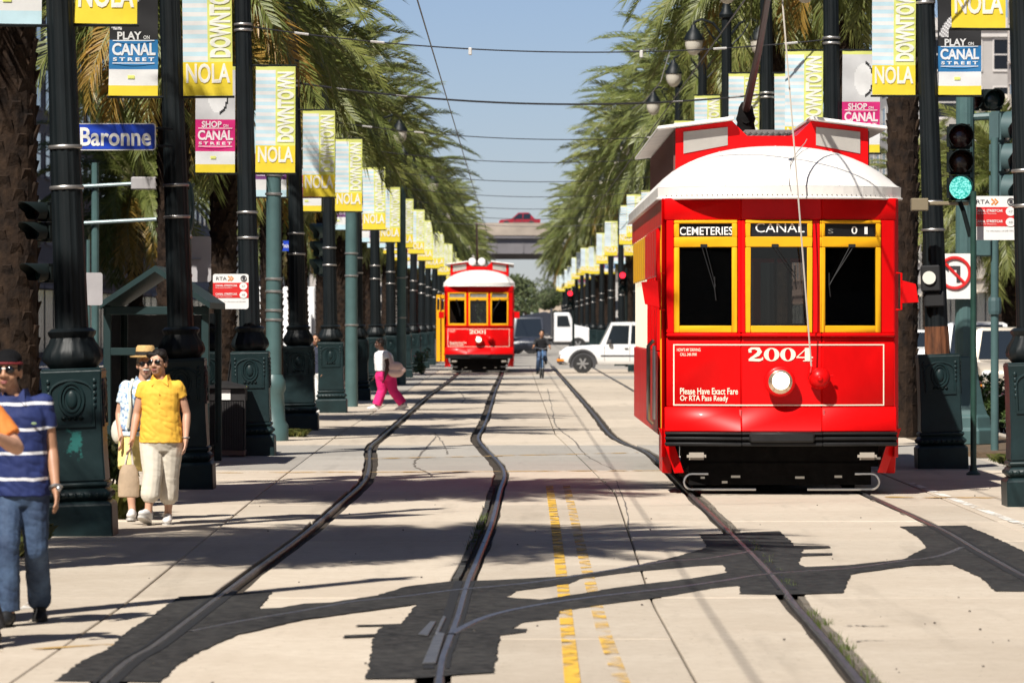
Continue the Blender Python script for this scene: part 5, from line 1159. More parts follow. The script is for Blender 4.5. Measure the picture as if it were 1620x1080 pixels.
q = MB(); q.box(-.62, .12, .10, .16, -.55, -.50); q.box(-.62, -.40, .04, .2, -.62, -.46); q.build('bracket', mat('brassy_bracket', (.34, .28, .18), .4, .5), sg1, bevel=.01)
q = MB(); q.tube([(0, .1, -.5), (.05, .1, -.62), (.14, .12, -.95)], .03, 6); q.build('conduit', M_hous, sg1)
v = AT(1553, 158, 80); signal('pair of dark lenses on the mast arm at the right edge', v, R(8), (M_off_r, M_off_g), r=.16, horizontal=True)
v = AT(1592, 250, 78); signal('teal traffic light turned sideways at the right edge', v, R(62), (M_off_r, M_off_a, M_off_g), hous=M_house2, r=.22)
v = AT(508, 395, 118); signal('traffic light turned sideways behind the fourth left lamp post', v, R(-65), (M_off_r, M_off_a, M_off_g), hous=M_house2, r=.19)
v = AT(64, 351, 46.5); signal('black pedestrian signal strapped to the nearest left lamp post', v, R(-35), (M_off_r, M_off_g), r=.085)
v = AT(66, 432, 46.5); signal('small black signal box below the pedestrian signal, nearest left lamp post', v, R(-35), (M_off_g,), r=.085)
for i, (px, py, y, lb) in enumerate([(902, 473, 255, 'tiny traffic light showing red beyond the white crossing vehicle'), (985, 446, 215, 'small traffic light showing red left of the near streetcar')]):
    v = AT(px, py, y); T = signal(lb, v, 0, (M_on_r, M_off_a, M_off_g), r=.13); q = MB(); q.cyl((.16, .1, -v.z), (.16, .1, .6), .06, n=8); q.build('post', M_hous, T)
v = AT(1480, 366, 90)
T = thing('equipment_box', 'teal signal cabinet on a slim post right of the near streetcar', 'cabinet', (v.x - .42, 66.5 + 8, 0))
q = MB(); q.cyl((0, 0, 0), (0, 0, 4.6), .06, n=10); q.build('post', M_teal, T, smooth=True); q = MB(); q.box(-.34, -.06, -.1, .15, 2.85, 3.35); q.prism([(-.36, 3.35), (-.04, 3.35), (-.10, 3.52), (-.30, 3.52)], -.12, .17, 'y'); q.build('cabinet', M_teal, T, bevel=.02); q = MB(); q.lathe([(.09, 2.0), (.1, 2.05), (.1, 2.2), (.09, 2.25)], n=10); q.build('collar', M_house2, T)
# ------------------------------------------------------------------ plain teal posts of the left row with straps and sign backs
def teal_post(label, px, y, h, r0, flare, straps=(), base_z=0):
    T = thing('teal_post', label, 'post', ((px - VX) * y / F, y, 0), group='teal steel posts')
    q = MB(); q.lathe([(r0 * 1.05, 0), (r0, .8), (r0 * .95, h)], n=20); q.build('tube', M_teal, T, smooth=True)
    if flare: q = MB(); q.lathe([(r0 * 1.9, 0), (r0 * 1.9, .25), (r0 * 1.5, .32), (r0 * 1.3, .75), (r0 * 1.55, .82), (r0 * 1.5, .95), (r0 * 1.1, 1.05)], n=20); q.build('base', M_teal, T, smooth=True)
    for z in straps: q = MB(); q.lathe([(r0 * 1.0, z), (r0 * 1.12, z + .01), (r0 * 1.12, z + .035), (r0 * 1.0, z + .045)], n=16); q.build('strap', M_strap, T, smooth=True)
    return T
teal_post('pale teal post with steel straps between the third and fourth left lamp posts', 433, 80.5, 4.5, .125, True, (1.9, 2.05, 2.35, 2.55, 3.9, 4.2))
teal_post('slim teal post standing against the second left lamp post', 296, 58.6, 2.95, .055, False, (1.9, 2.4, 2.85))
teal_post('smooth teal post right of the fifth left lamp post', 556, 113, 5.2, .14, False, (1.8, 2.9, 3.4))
teal_post('distant smooth teal post behind the pink-trousered woman', 635, 152, 6, .14, False, (2, 3.2))
T = thing('road_sign', 'grey back of a road sign right of the second left lamp post', 'sign', AT(318, 410, 58.9)); panel(.235, .53, .03, 0, .01).build('plate', M_sback, T); q = MB(); q.tube([(-.22, -.02, 0), (.0, -.02, 0)], .012, 6); q.build('clamp', M_strap, T)
T = thing('road_sign', 'pale square back of a sign right of the nearest left lamp post', 'sign', AT(146, 457, 62)); panel(.25, .40, .03, 0, .01).build('plate', M_sback, T); q = MB(); q.cyl((-.05, .03, -2.3), (-.05, .03, .6), .025, n=8); q.build('post', M_teal, T)
T = thing('cobra_light', 'grey oval street fixture on the slim teal post by the second lamp post', 'fixture', AT(297, 330, 58.7)); q = MB(); q.torus((0, 0, 0), .06, .30, .022, 24, 6); q.box(-.035, .035, -.02, .02, -.22, .22); q.build('frame', M_teal, T, smooth=True)
for i, (z, y, lb) in enumerate([(291, 95, 'upper pale mast arm seen between the first two left lamp posts'), (349, 92, 'lower pale mast arm seen between the first two left lamp posts')]):
    a = AT(92, z + 6, y); b = AT(262, z - 3, y); T = thing('mast_arm', lb, 'mast arm', a); q = MB(); q.tube([(0, 0, 0), tuple(b - a)], .034, 8); q.build('arm', mat('galvanised', (.30, .38, .39), .5, .4), T, smooth=True)
    if i == 0: q = MB(); p = AT(228, 291, y) - a; q.box(p.x - .24, p.x + .24, -.1, .02, p.z - .11, p.z + .13); q.build('sign_box', M_sback, T, bevel=.02)
    q = MB(); p = AT(150, z, y) - a; q.cyl((p.x, .1, -a.z), (p.x, .1, p.z + .4), .07, n=10); q.build('column', M_teal, T)
T = thing('small_blue_sign', 'small blue street sign between the third and fourth lamp posts', 'street sign', AT(451, 389, 128)); panel(.30, .26, .02, 0, .01).build('plate', M_sblue, T); q = MB(); q.text('Univ', -.12, .12, -.05, .06, -.006, .01); q.build('lettering', M_swhite, T)
T = thing('small_blue_sign', 'small blue sign left of the third left lamp post', 'street sign', AT(342, 346, 118)); panel(.26, .30, .02, 0, .01).build('plate', M_sblue, T)
# ------------------------------------------------------------------ bus shelter
sx = (247 - VX) * 66 / F
T = thing('bus_shelter', 'dark green gabled bus shelter behind the second left lamp post', 'bus shelter', (sx, 66, 0))
M_shel = mat('shelter_green', (.012, .030, .031), .55, spec=.3, var=.2, scale=2)
w = .72
for x in (-.64, .64):
    for y in (0, 2.8): q = MB(); q.box(x - .05, x + .05, y, y + .1, 0, 2.1); q.build('post', M_shel, T, bevel=.01)
for sg in (-1, 1):
    q = MB(); q.hexa([(0, -.25, 2.54), (sg * w, -.25, 2.06), (sg * w, 3.2, 2.06), (0, 3.2, 2.54), (0, -.25, 2.62), (sg * w, -.25, 2.14), (sg * w, 3.2, 2.14), (0, 3.2, 2.62)]); q.build('roof_slope', M_shel, T)
    q = MB(); q.box(*sorted((sg * .635, sg * .645)), .1, 2.8, .25, 2.0); q.build('side_glass', glass('shelter_glass', (.25, .3, .3), .03), T)
q = MB(); q.box(-.66, .66, -.02, .10, 1.98, 2.09); q.box(-.6, .6, 0, .06, 1.45, 1.55); q.box(-.6, .6, 0, .06, .05, .15); q.build('beam', M_shel, T, bevel=.008)
q = MB(); q.box(-.585, .585, 2.85, 2.87, .2, 1.98); q.build('back_panel', mat('poster_dark', (.035, .03, .03), .3, var=.8, scale=2.5), T); q = MB(); q.box(-.55, .55, 2.2, 2.6, .42, .48); q.box(-.5, -.45, 2.3, 2.5, 0, .42); q.box(.45, .5, 2.3, 2.5, 0, .42); q.build('bench', M_shel, T)
# ------------------------------------------------------------------ litter bin and black board
bx, by = G(355, 722)
T = thing('litter_bin', 'black slatted litter bin with pitched lid and white notice', 'litter bin', (bx, by, 0))
M_bin = mat('bin_black', (.022, .02, .02), .5, var=.3, scale=6)
q = MB(); q.box(-.30, .30, -.25, .25, .02, .10); q.build('foot_frame', mat('bin_brown', (.13, .10, .08), .7), T, bevel=.01)
for k in range(17): q = MB(); x = -.285 + k * .0335; q.box(x, x + .022, -.265, -.25, .10, .78); q.build('slat', M_bin, T)
q = MB(); q.box(-.29, .29, -.245, .245, .10, .78); q.build('liner', M_black, T)
q = MB(); q.box(-.31, -.285, -.27, -.24, .1, .8); q.box(.285, .31, -.27, -.24, .1, .8); q.box(-.31, .31, -.27, .27, .785, .96); q.build('rim', M_bin, T, bevel=.008)
q = MB(); sq_loft(q, [(.335, .962), (.335, .985), (.04, 1.06)]); q.build('lid', M_bin, T, smooth=True)
q = MB(); q.box(-.10, .10, -.278, -.274, .80, .945); q.build('notice', M_swhite, T)
q = MB(); q.box(.30, .33, -.29, -.27, .96, .99); q.build('tag', mat('lime_tag', (.5, .6, .05), .5), T)
x, y = G(400, 716)
T = thing('sandwich_board', 'black wedge-shaped board standing in front of the third left lamp post', 'board', (x, y - .6, 0))
q = MB(); q.prism([(-.44, 0), (.285, 0), (-.22, 1.43), (-.27, 1.43)], -.35, .15, 'y'); q.build('panel', mat('board_black', (.008, .008, .009), .7), T, bevel=.01); q = MB(); q.tube([(-.45, -.36, .02), (-.25, -.36, 1.45), (.295, -.36, .02)], .012, 5); q.build('edge', M_black, T)
x, y = G(502, 640)
T = thing('marker_post', 'short post with amber reflector beside the fourth left lamp post', 'marker post', (x, y, 0)); q = MB(); q.cyl((0, 0, 0), (0, 0, .8), .03, n=8); q.build('post', M_black, T); q = MB(); q.lathe([(.06, .82), (.085, .86), (.085, .95), (.06, .99)], n=12); q.build('reflector', mat('amber_lens', (.85, .4, .02), .3), T, smooth=True)
# ------------------------------------------------------------------ planting
M_shr = leafy('shrub_leaf', (.03, .06, .015), (.065, .105, .025), (.12, .15, .04), .2); M_flw = mat('pink_flower', (.7, .35, .38), .6, transl=.2); M_gr = leafy('grass_blade', (.05, .075, .015), (.10, .11, .025), (.2, .15, .05), .2)
def shrub(label, x, y, w, d, h, n, seed, flowers=0, size=.05):
    T = thing('shrub', label, 'shrub', (x, y, 0), group='shrubs in the planting strips')
    m = leaf_cloud(n, w, d, h * .55, size, seed, 9); m.v = [(a, b, max(.01, c + h * .5)) for a, b, c in m.v]; m.build('foliage', M_shr, T)
    r_ = random.Random(seed); q = MB()
    for k in range(7): q.tube([(r_.uniform(-.1, .1) * w, 0, -.02), (r_.uniform(-.6, .6) * w, r_.uniform(-.5, .5) * d, h * .7)], [.018, .008], 5)
    q.build('stem', M_bark, T)
    if flowers:
        q = MB()
        for k in range(flowers): q.ell((r_.uniform(-.9, .9) * w, r_.uniform(-1, .2) * d, h * r_.uniform(.5, 1.05)), (.028, .028, .022), 6, 4)
        q.build('blossom', M_flw, T)
def tufts(label, x, y, w, d, h, n, seed):
    r_ = random.Random(seed); m = MB()
    for k in range(n):
        bx_, by_ = x + r_.uniform(-w, w), y + r_.uniform(-d, d); a = r_.uniform(0, 6.28); l = h * r_.uniform(.5, 1.2); c, s_ = math.cos(a), math.sin(a)
        m.add([(bx_ - s_ * .008, by_ + c * .008, -.01), (bx_ + s_ * .008, by_ - c * .008, -.01), (bx_ + c * l * .35 + s_ * .005, by_ + s_ * l * .35, l * .75), (bx_ + c * l * .9, by_ + s_ * l * .9, l * .8)], [(0, 1, 2), (1, 2, 3)])
    tag(m.build('grass', M_gr), label, 'grass', kind='stuff')
shrub('green shrub with pink blossom before the fourth left lamp post', *G(434, 668), .16, .3, .82, 900, 1, 14)
shrub('leafy shrub between the first and second left lamp posts', *G(170, 800), .35, .5, .75, 1500, 2)
shrub('flowering shrub between lamp post and streetcar on the right', *G(1445, 672), .30, .4, .75, 1000, 3, 20)
shrub('clipped shrub right of the thin green post', *G(1588, 682), .55, .4, .92, 2600, 4, 26)
shrub('low shrub at the far right edge', *G(1640, 690), .55, .4, .85, 1800, 5, 12)
shrub('shrub by the left edge behind the man in the striped shirt', -4.45, 41, .35, .7, .5, 1200, 6)
shrub('green shrub beside the white object left of the distant streetcar', *G(667, 592), .35, .4, 1.0, 700, 7, 4)
tufts('rough grass beside the plinth of the nearest left lamp post', -3.80, 49.2, .13, .9, .30, 1500, 1); tufts('dry grass at the foot of the fourth left lamp post', *G(460, 690), .25, .5, .13, 900, 2); tufts('grass verge by the left edge', -4.25, 40.5, .3, 1.6, .25, 1300, 3); tufts('dry grass on the right planting strip', 6.9, 68, .4, 1.5, .10, 800, 4); tufts('brown dry grass in the left planting strip', -5.8, 80, .7, 12, .2, 4000, 5)
x, y = G(687, 577)
T = thing('white_cabinet', 'white utility cabinet left of the distant streetcar', 'cabinet', (x - .25, y, 0)); q = MB(); q.box(-.45, .45, 0, .5, .05, 1.15); q.build('case', M_twh, T, bevel=.03); q = MB(); q.box(-.42, .42, -.006, -.002, .12, 1.08); q.build('door', M_swhite, T)
# ------------------------------------------------------------------ people
def blob(prims, voxel, sm=4, name='body', fold=0.0):
    m = MB()
    for p in prims:
        k = p[0]
        if k in ('chain', 'chainf'):
            pts = p[1]
            for i, (c, r) in enumerate(pts):
                if k == 'chain' or i < len(pts) - 1: m.ell(c, (r, r, r), 12, 8)
                if i:
                    c0, r0 = pts[i - 1]
                    if (Vector(c) - Vector(c0)).length > 1e-4: m.cyl(c0, c, r0, r, 14)
        elif k == 'ell': m.ell(p[1], p[2], 16, 12, rot=p[3] if len(p) > 3 else None)
        elif k == 'loft':        # rings (x, y, z, rx, ry)
            n = 24; vs = []
            for x, y, z, rx, ry in p[1]:
                for j in range(n):
                    a = 2 * math.pi * j / n; c, s_ = math.cos(a), math.sin(a); e = .93
                    vs.append((x + rx * math.copysign(abs(c) ** e, c), y + ry * math.copysign(abs(s_) ** e, s_), z))
            q = len(p[1]); m.add(vs, [(i * n + j, i * n + (j + 1) % n, (i + 1) * n + (j + 1) % n, (i + 1) * n + j) for i in range(q - 1) for j in range(n)] + [tuple(range(n - 1, -1, -1)), tuple(range((q - 1) * n, q * n))])
    me = m.mesh(name, 0, True); o = bpy.data.objects.new('tmp', me); COL.objects.link(o)
    md = o.modifiers.new('r', 'REMESH'); md.mode = 'VOXEL'; md.voxel_size = voxel; md.use_smooth_shade = True
    ms = o.modifiers.new('s', 'SMOOTH'); ms.iterations = sm; ms.factor = .5
    dg = bpy.context.evaluated_depsgraph_get(); out = bpy.data.meshes.new_from_object(o.evaluated_get(dg)); out.name = name
    bpy.data.objects.remove(o); bpy.data.meshes.remove(me)
    if fold:
        NR = [v.normal.copy() for v in out.vertices]
        for v, nr in zip(out.vertices, NR):
            c = v.co.copy(); a = noise.noise(Vector((c.x * 9, c.y * 9, c.z * 16 + c.x * 7))); b = noise.noise(Vector((c.x * 24 + 5, c.y * 24, c.z * 20)))
            v.co = c + nr * ((abs(a) ** .7 * 1.3 - .45) * fold + b * fold * .4)
    for pl_ in out.polygons: pl_.use_smooth = True
    return out
V3 = lambda *a: Vector(a)
def fabric(name, c, var=.10, bump=.35, bscale=9, **k): return mat(name, c, .8, var=var, scale=6, bump=bump, bscale=bscale, **k)
SK = {'tan': mat('skin_tan', (.42, .22, .13), .5, var=.08, scale=12), 'fair': mat('skin_fair', (.55, .31, .21), .5, var=.08, scale=12), 'dark': mat('skin_dark', (.075, .032, .02), .45, var=.1, scale=12)}
M_hair = mat('hair_dark', (.010, .007, .006), .6, spec=.25, var=.4, scale=40, bump=.5, bscale=60); M_shade = mat('sunglass_lens', (.006, .006, .007), .12, coat=.6); M_lip = mat('lips', (.30, .09, .08), .5); M_soleM = mat('shoe_sole', (.55, .53, .5), .7)
def hand_prims(w, d, side, nrm, k=1.0, curl=.35):
    d = d.normalized(); side = (side - d * side.dot(d)).normalized(); nrm = d.cross(side).normalized() * (1 if nrm >= 0 else -1)
    P = [('ell', w + d * .045 * k, (.040 * k, .018 * k, .052 * k), Matrix((side, nrm, d)).transposed()), ('chain', [(w - d * .03 * k, .024 * k), (w + d * .02 * k, .026 * k)])]
    for j, (o, l) in enumerate(((-.030, .070), (-.010, .080), (.010, .075), (.029, .058))):
        a = w + d * .085 * k + side * o * k; b = a + (d * math.cos(curl * .6) + nrm * math.sin(curl * .6)) * l * .5 * k; c = b + (d * math.cos(curl * 1.8) + nrm * math.sin(curl * 1.8)) * l * .5 * k
        P.append(('chain', [(a - d * .02 * k, .0095 * k), (b, .009 * k), (c, .0075 * k)]))
    a = w + d * .025 * k - side * .034 * k; b = a + (d * .6 - side * .55 + nrm * .25) * .042 * k; P.append(('chain', [(a, .013 * k), (b, .011 * k), (b + (d * .85 - side * .1 + nrm * .3) * .034 * k, .009 * k)]))
    return P
def head_prims(c, f, k=1.0):
    f = Vector((f[0], f[1], 0)).normalized(); s_ = Vector((-f.y, f.x, 0)); u = V3(0, 0, 1); M = Matrix((s_, f, u)).transposed(); q = lambda a, b, e: c + (s_ * a + f * b + u * e) * k
    return [('ell', q(0, -.012, .030), (.077 * k, .095 * k, .088 * k), M), ('ell', q(0, .022, -.035), (.062 * k, .070 * k, .075 * k), M), ('ell', q(0, .045, -.085), (.040 * k, .038 * k, .030 * k), M),
            ('chain', [(q(0, .088, .018), .010 * k), (q(0, .106, -.022), .015 * k)]), ('ell', q(.018, .096, -.026), (.011 * k, .012 * k, .010 * k), M), ('ell', q(-.018, .096, -.026), (.011 * k, .012 * k, .010 * k), M),
            ('ell', q(0, .083, -.062), (.026 * k, .012 * k, .012 * k), M), ('ell', q(.04, .058, -.028), (.026 * k, .024 * k, .026 * k), M), ('ell', q(-.04, .058, -.028), (.026 * k, .024 * k, .026 * k), M),
            ('ell', q(.080, -.012, -.008), (.012 * k, .020 * k, .034 * k), M), ('ell', q(-.080, -.012, -.008), (.012 * k, .020 * k, .034 * k), M), ('ell', q(0, .070, .042), (.055 * k, .02 * k, .014 * k), M)], q, M
def shoe(P, a, toe, mt, k=1.0, pitch=0, h=.10):
    t = Vector((toe[0], toe[1], 0)).normalized(); s_ = V3(-t.y, t.x, 0); tt = (t * math.cos(pitch) + V3(0, 0, 1) * math.sin(pitch)); up = s_.cross(tt) * -1; up = up if up.z > 0 else -up; g = a - up * .045 * k
    M = Matrix((s_, tt, up)).transposed()
    me = blob([('ell', g + tt * .125 * k - up * .005, (.047 * k, .085 * k, .036 * k), M), ('ell', g - tt * .02 * k + up * .015, (.042 * k, .065 * k, .055 * k), M), ('ell', g + tt * .05 * k + up * .015, (.043 * k, .08 * k, .048 * k), M)], .008 * k, 3, 'shoe'); me.materials.append(mt); o = link('shoe', me, P)
    q = MB(); n = 18; ring = [g + tt * (.065 + .155 * math.cos(x)) * k + s_ * (.050 + .006 * math.cos(x)) * math.sin(x) * k - up * .034 * k for x in [2 * math.pi * j / n for j in range(n)]]
    q.add([r - up * .022 * k for r in ring] + ring, [tuple(range(n)), tuple(range(2 * n - 1, n - 1, -1))] + [(j, (j + 1) % n, (j + 1) % n + n, j + n) for j in range(n)]); q.build('sole', M_soleM if mt is not MATS.get('shoe_black') else mt, o, smooth=True)
def person(label, X, Y, J, mt, H=1.7, face=(0, -1), vox=.008, torso=(.19, .115, .17, .11, .18, .12), fat=1.0, sleeve=.55, legs=1.0, shorts=False, hair='short', glasses=True, hat=None, toes=None, pitch=(0, 0), arm_r=1.0, leg_r=1.0, collar=True, hands=None, shirt_end=None, hk=1.0):
    """J: joints in metres (local; x right in the picture, y away): head, neck, sl, sr, el, er, wl, wr, hip, kl, kr, al, ar"""
    P = thing('person', label, 'person', (X, Y, 0)); J = {k: Vector(v) for k, v in J.items()}
    sw, sd, ww, wd, hw, hd = [t * fat for t in torso]; n_, hip = J['neck'], J['hip']; mid = n_.lerp(hip, .55); ch = n_.lerp(hip, .25)
    hd_p, q, M = head_prims(J['head'], face, hk)
    tors = lambda g: [('loft', [(hip.x, hip.y, hip.z - .10, hw * .55 + g, hd * .7 + g), (hip.x, hip.y, hip.z, hw + g, hd + g), (mid.x, mid.y, mid.z, ww + g, wd + g), (ch.x, ch.y, ch.z, sw * .97 + g, sd + g), (n_.x, n_.y, n_.z - .06, sw * .82 + g, sd * .72 + g), (n_.x, n_.y, n_.z - .01, .075 + g, .07 + g)])]
    body = hd_p + tors(-.012) + [('chain', [(n_ - V3(0, 0, .05), .062), (J['head'] - V3(0, 0, .06) - Vector((face[0], face[1], 0)) * .02, .056)])]
    for s_ in 'lr':
        S_, E_, W_ = J['s' + s_], J['e' + s_], J['w' + s_]; fd = W_ - E_
        body.append(('chain', [(S_ - V3(0, 0, .012), .040 * arm_r), (S_.lerp(E_, .3), .045 * arm_r), (S_.lerp(E_, .6), .044 * arm_r), (E_, .038 * arm_r), (E_.lerp(W_, .3), .039 * arm_r), (W_, .025)]))
        sg = -1 if s_ == 'l' else 1
        hs = (hands or {}).get(s_, (V3(0, sg * -1.0, 0) * 1, sg, .35)); body += hand_prims(W_, fd if len(hs) < 4 else hs[3], hs[0], hs[1], 1.0, hs[2])
        hipj = hip + V3(sg * hw * .50, 0, -.06); K_, A_ = J['k' + s_], J['a' + s_]; lr = leg_r
        body.append(('chain', [(hipj, .075 * lr), (K_, .052 * lr), (K_.lerp(A_, .3), .053 * lr), (A_.lerp(K_, .15), .036), (A_, .036)]))
    me = blob(body, vox, 3, 'body'); me.materials.append(mt['skin']); link('body', me, P)
    # clothes
    zb = shirt_end if shirt_end is not None else hip.z - .02
    g = .012; low = hip.lerp(mid, (zb - hip.z) / (mid.z - hip.z)) if zb > hip.z else V3(hip.x, hip.y, zb)
    sh = [('loft', [(low.x, low.y, zb, hw + g + .008, hd + g + .008), (mid.x, mid.y, mid.z, ww + g + .006, wd + g + .006), (ch.x, ch.y, ch.z, sw * .97 + g, sd + g), (n_.x, n_.y, n_.z - .065, sw * .82 + g, sd * .72 + g), (n_.x, n_.y, n_.z - .012, .082 + g, .078 + g)])]
    for s_ in 'lr':
        S_, E_ = J['s' + s_], J['e' + s_]; sh.append(('chainf', [(S_ + (n_ - S_) * .25 - V3(0, 0, .03), .062 * arm_r), (S_ - V3(0, 0, .006), .061 * arm_r), (S_.lerp(E_, sleeve * .5), .060 * arm_r), (S_.lerp(E_, sleeve), .062 * arm_r)]))
        d = (E_ - S_).normalized()
    me = blob(sh, vox, 4, 'shirt', .008); me.materials.append(mt['shirt']); link('shirt', me, P)
    pn = [('loft', [(hip.x, hip.y, hip.z - .14, hw * .85, hd * .85), (hip.x, hip.y, hip.z - .06, hw + .012, hd + .012), (hip.x, hip.y, hip.z + .03, hw + .006, hd + .006), (hip.x, hip.y, hip.z + .06, hw - .01, hd - .01)])]
    for s_, sg in (('l', -1), ('r', 1)):
        hipj = hip + V3(sg * hw * .48, 0, -.06); K_, A_ = J['k' + s_], J['a' + s_]
        if shorts: pn.append(('chainf', [(hipj, .105 * legs * leg_r), (hipj.lerp(K_, .5), .104 * legs * leg_r), (K_ + V3(0, 0, .02), .098 * legs * leg_r)]))
        else: pn.append(('chainf', [(hipj, .100 * legs * leg_r), (hipj.lerp(K_, .5), .090 * legs * leg_r), (K_, .076 * legs * leg_r), (K_.lerp(A_, .5), .078 * legs * leg_r), (A_.lerp(K_, mt.get('cuff', .04)), .075 * legs * leg_r)]))
    me = blob(pn, vox, 3, 'trousers', mt.get('fold', .005)); me.materials.append(mt['trousers']); link('trousers', me, P)
    toes = toes or {'l': (0, -1), 'r': (0, -1)}
    shoe(P, J['al'], toes['l'], mt['shoe'], 1.0, pitch[0]); shoe(P, J['ar'], toes['r'], mt['shoe'], 1.0, pitch[1])
    if collar:
        c = MB(); f2 = Vector((face[0], face[1], 0)); 
        for sg in (-1, 1):
            a = n_ + V3(sg * .07, -.02, .03); c.add([n_ + V3(sg * .075, .05, .035), n_ + V3(sg * .095, .03, -.015), n_ + V3(sg * .075, -.10, -.07), n_ + V3(sg * .015, -.085, -.03), n_ + V3(sg * .06, -.05, .03)], [(0, 1, 2, 3, 4)])
        c2 = c.build('collar', mt['shirt'], P); sol = c2.modifiers.new('s', 'SOLIDIFY'); sol.thickness = .008
    if hair:
        hp = [('ell', q(0, -.026, .050), (.086 * hk, .092 * hk, .085 * hk), M), ('ell', q(0, -.062, .0), (.078 * hk, .055 * hk, .085 * hk), M), ('ell', q(.070, -.02, .035), (.018 * hk, .05 * hk, .045 * hk), M), ('ell', q(-.070, -.02, .035), (.018 * hk, .05 * hk, .045 * hk), M)]
        if hair == 'full': hp += [('ell', q(x * .055, .035, .085), (.04 * hk, .04 * hk, .03 * hk), M) for x in (-1, 0, 1)] + [('ell', q(0, -.02, .09), (.075 * hk, .08 * hk, .05 * hk), M)]
        me = blob(hp, .007, 2, 'hair', .014 if hair == 'full' else .004); me.materials.append(mt.get('hair', M_hair)); link('hair', me, P)
    if glasses:
        gl = MB()
        for sg in (-1, 1): gl.ell(q(sg * .034, .088, .012), (.031 * hk, .012 * hk, .023 * hk), 12, 8, rot=M); gl.tube([q(sg * .062, .085, .02), q(sg * .084, .02, .02), q(sg * .086, -.02, .012)], .004, 5)
        gl.tube([q(-.012, .097, .018), q(.012, .097, .018)], .004, 5); gl.build('sunglasses', M_shade, P, smooth=True)
    else:
        for sg in (-1, 1): e = MB(); e.ell(q(sg * .032, .082, .012), (.013, .008, .008), 8, 6, rot=M); e.build('eye', M_shade, P, smooth=True)
    lp = MB(); lp.ell(q(0, .094, -.058), (.024 * hk, .006, .0055), 10, 6, rot=M); lp.ell(q(0, .093, -.067), (.019 * hk, .006, .006), 10, 6, rot=M); lp.build('mouth', M_lip, P, smooth=True)
    P['_'] = 0; del P['_']
    return P, q, M, J
SHO_W = mat('shoe_white', (.72, .70, .68), .6, var=.06); SHO_B = mat('shoe_black', (.015, .015, .016), .55)
# --- man in the striped polo shirt
def striped():
    m = fabric('striped_polo', (.010, .022, .11), .12, .4, 10); n = m.node_tree.nodes; l = m.node_tree.links; b = n['Principled BSDF']
    tc = n.new('ShaderNodeTexCoord'); sp = n.new('ShaderNodeSeparateXYZ'); l.new(tc.outputs['Object'], sp.inputs[0]); nz = n.new('ShaderNodeTexNoise'); nz.inputs['Scale'].default_value = 4; l.new(tc.outputs['Object'], nz.inputs['Vector'])
    a = n.new('ShaderNodeMath'); a.operation = 'MULTIPLY_ADD'; a.inputs[1].default_value = .05; l.new(nz.outputs['Fac'], a.inputs[0]); l.new(sp.outputs['Z'], a.inputs[2])
    w = n.new('ShaderNodeMath'); w.operation = 'PINGPONG'; w.inputs[1].default_value = .078; l.new(a.outputs[0], w.inputs[0]); c = n.new('ShaderNodeMath'); c.operation = 'LESS_THAN'; c.inputs[1].default_value = .0095; l.new(w.outputs[0], c.inputs[0])
    mx = n.new('ShaderNodeMix'); mx.data_type = 'RGBA'; l.new(c.outputs[0], mx.inputs[0]); l.new(b.inputs['Base Color'].links[0].from_socket, mx.inputs[6]); mx.inputs[7].default_value = (.72, .72, .76, 1); l.new(mx.outputs[2], b.inputs['Base Color']); return m
def denim():
    m = fabric('blue_denim', (.012, .026, .065), .3, .5, 14, col2=(.06, .105, .19)); return m
x0, y0 = G(38, 988)
P, q, M, J = person('man in navy polo shirt with white stripes, black cap and sunglasses, walking', x0, y0,
    dict(head=(-.10, -.05, 1.575), neck=(-.06, -.02, 1.435), sl=(-.26, 0, 1.385), sr=(.125, .0, 1.385), el=(-.33, -.06, 1.10), er=(.17, .03, 1.09), wl=(-.30, -.2, .86), wr=(.205, -.08, .85), hip=(-.02, 0, .88), kl=(-.09, -.14, .49), kr=(.075, .0, .47), al=(-.085, -.12, .085), ar=(.055, .46, .115)),
    dict(skin=SK['tan'], shirt=striped(), trousers=denim(), shoe=SHO_B, cuff=.02), face=(-.12, -1), vox=.007, torso=(.192, .122, .165, .115, .168, .118), sleeve=.55, hair='short', pitch=(0, -.3), toes={'l': (-.12, -1), 'r': (.1, -1)}, legs=1.0, shirt_end=.80, hk=1.04)
me = blob([('ell', q(0, -.02, .068), (.090, .108, .070), M), ('ell', q(0, .045, .060), (.080, .05, .030), M)], .006, 2, 'cap'); me.materials.append(mat('cap_black', (.005, .005, .006), .85, spec=.15)); link('cap', me, P)
c = MB(); c.tube([q(.088 * math.cos(a), -.005 + .100 * math.sin(a), .050) for a in [math.pi * k / 12 for k in range(13)]], .009, 6); c.build('cap_band', mat('cap_red', (.16, .01, .015), .8), P, smooth=True)
w_ = J['wr']; d_ = (J['wr'] - J['er']).normalized(); c = MB(); u_ = d_.orthogonal().normalized(); v_ = d_.cross(u_); c.tube([w_ + (u_ * math.cos(a) + v_ * math.sin(a)) * .034 - d_ * .01 for a in [k * math.pi / 8 for k in range(17)]], .010, 6); c.ell(w_ + V3(.02, -.03, 0), (.018, .01, .018), 10, 6); c.build('wrist_watch', M_chr, P, smooth=True)
c = MB(); c.ell((.075, -.138, 1.255), (.018, .004, .009), 8, 5); c.build('chest_emblem', mat('emblem_green', (.2, .28, .15), .6), P)
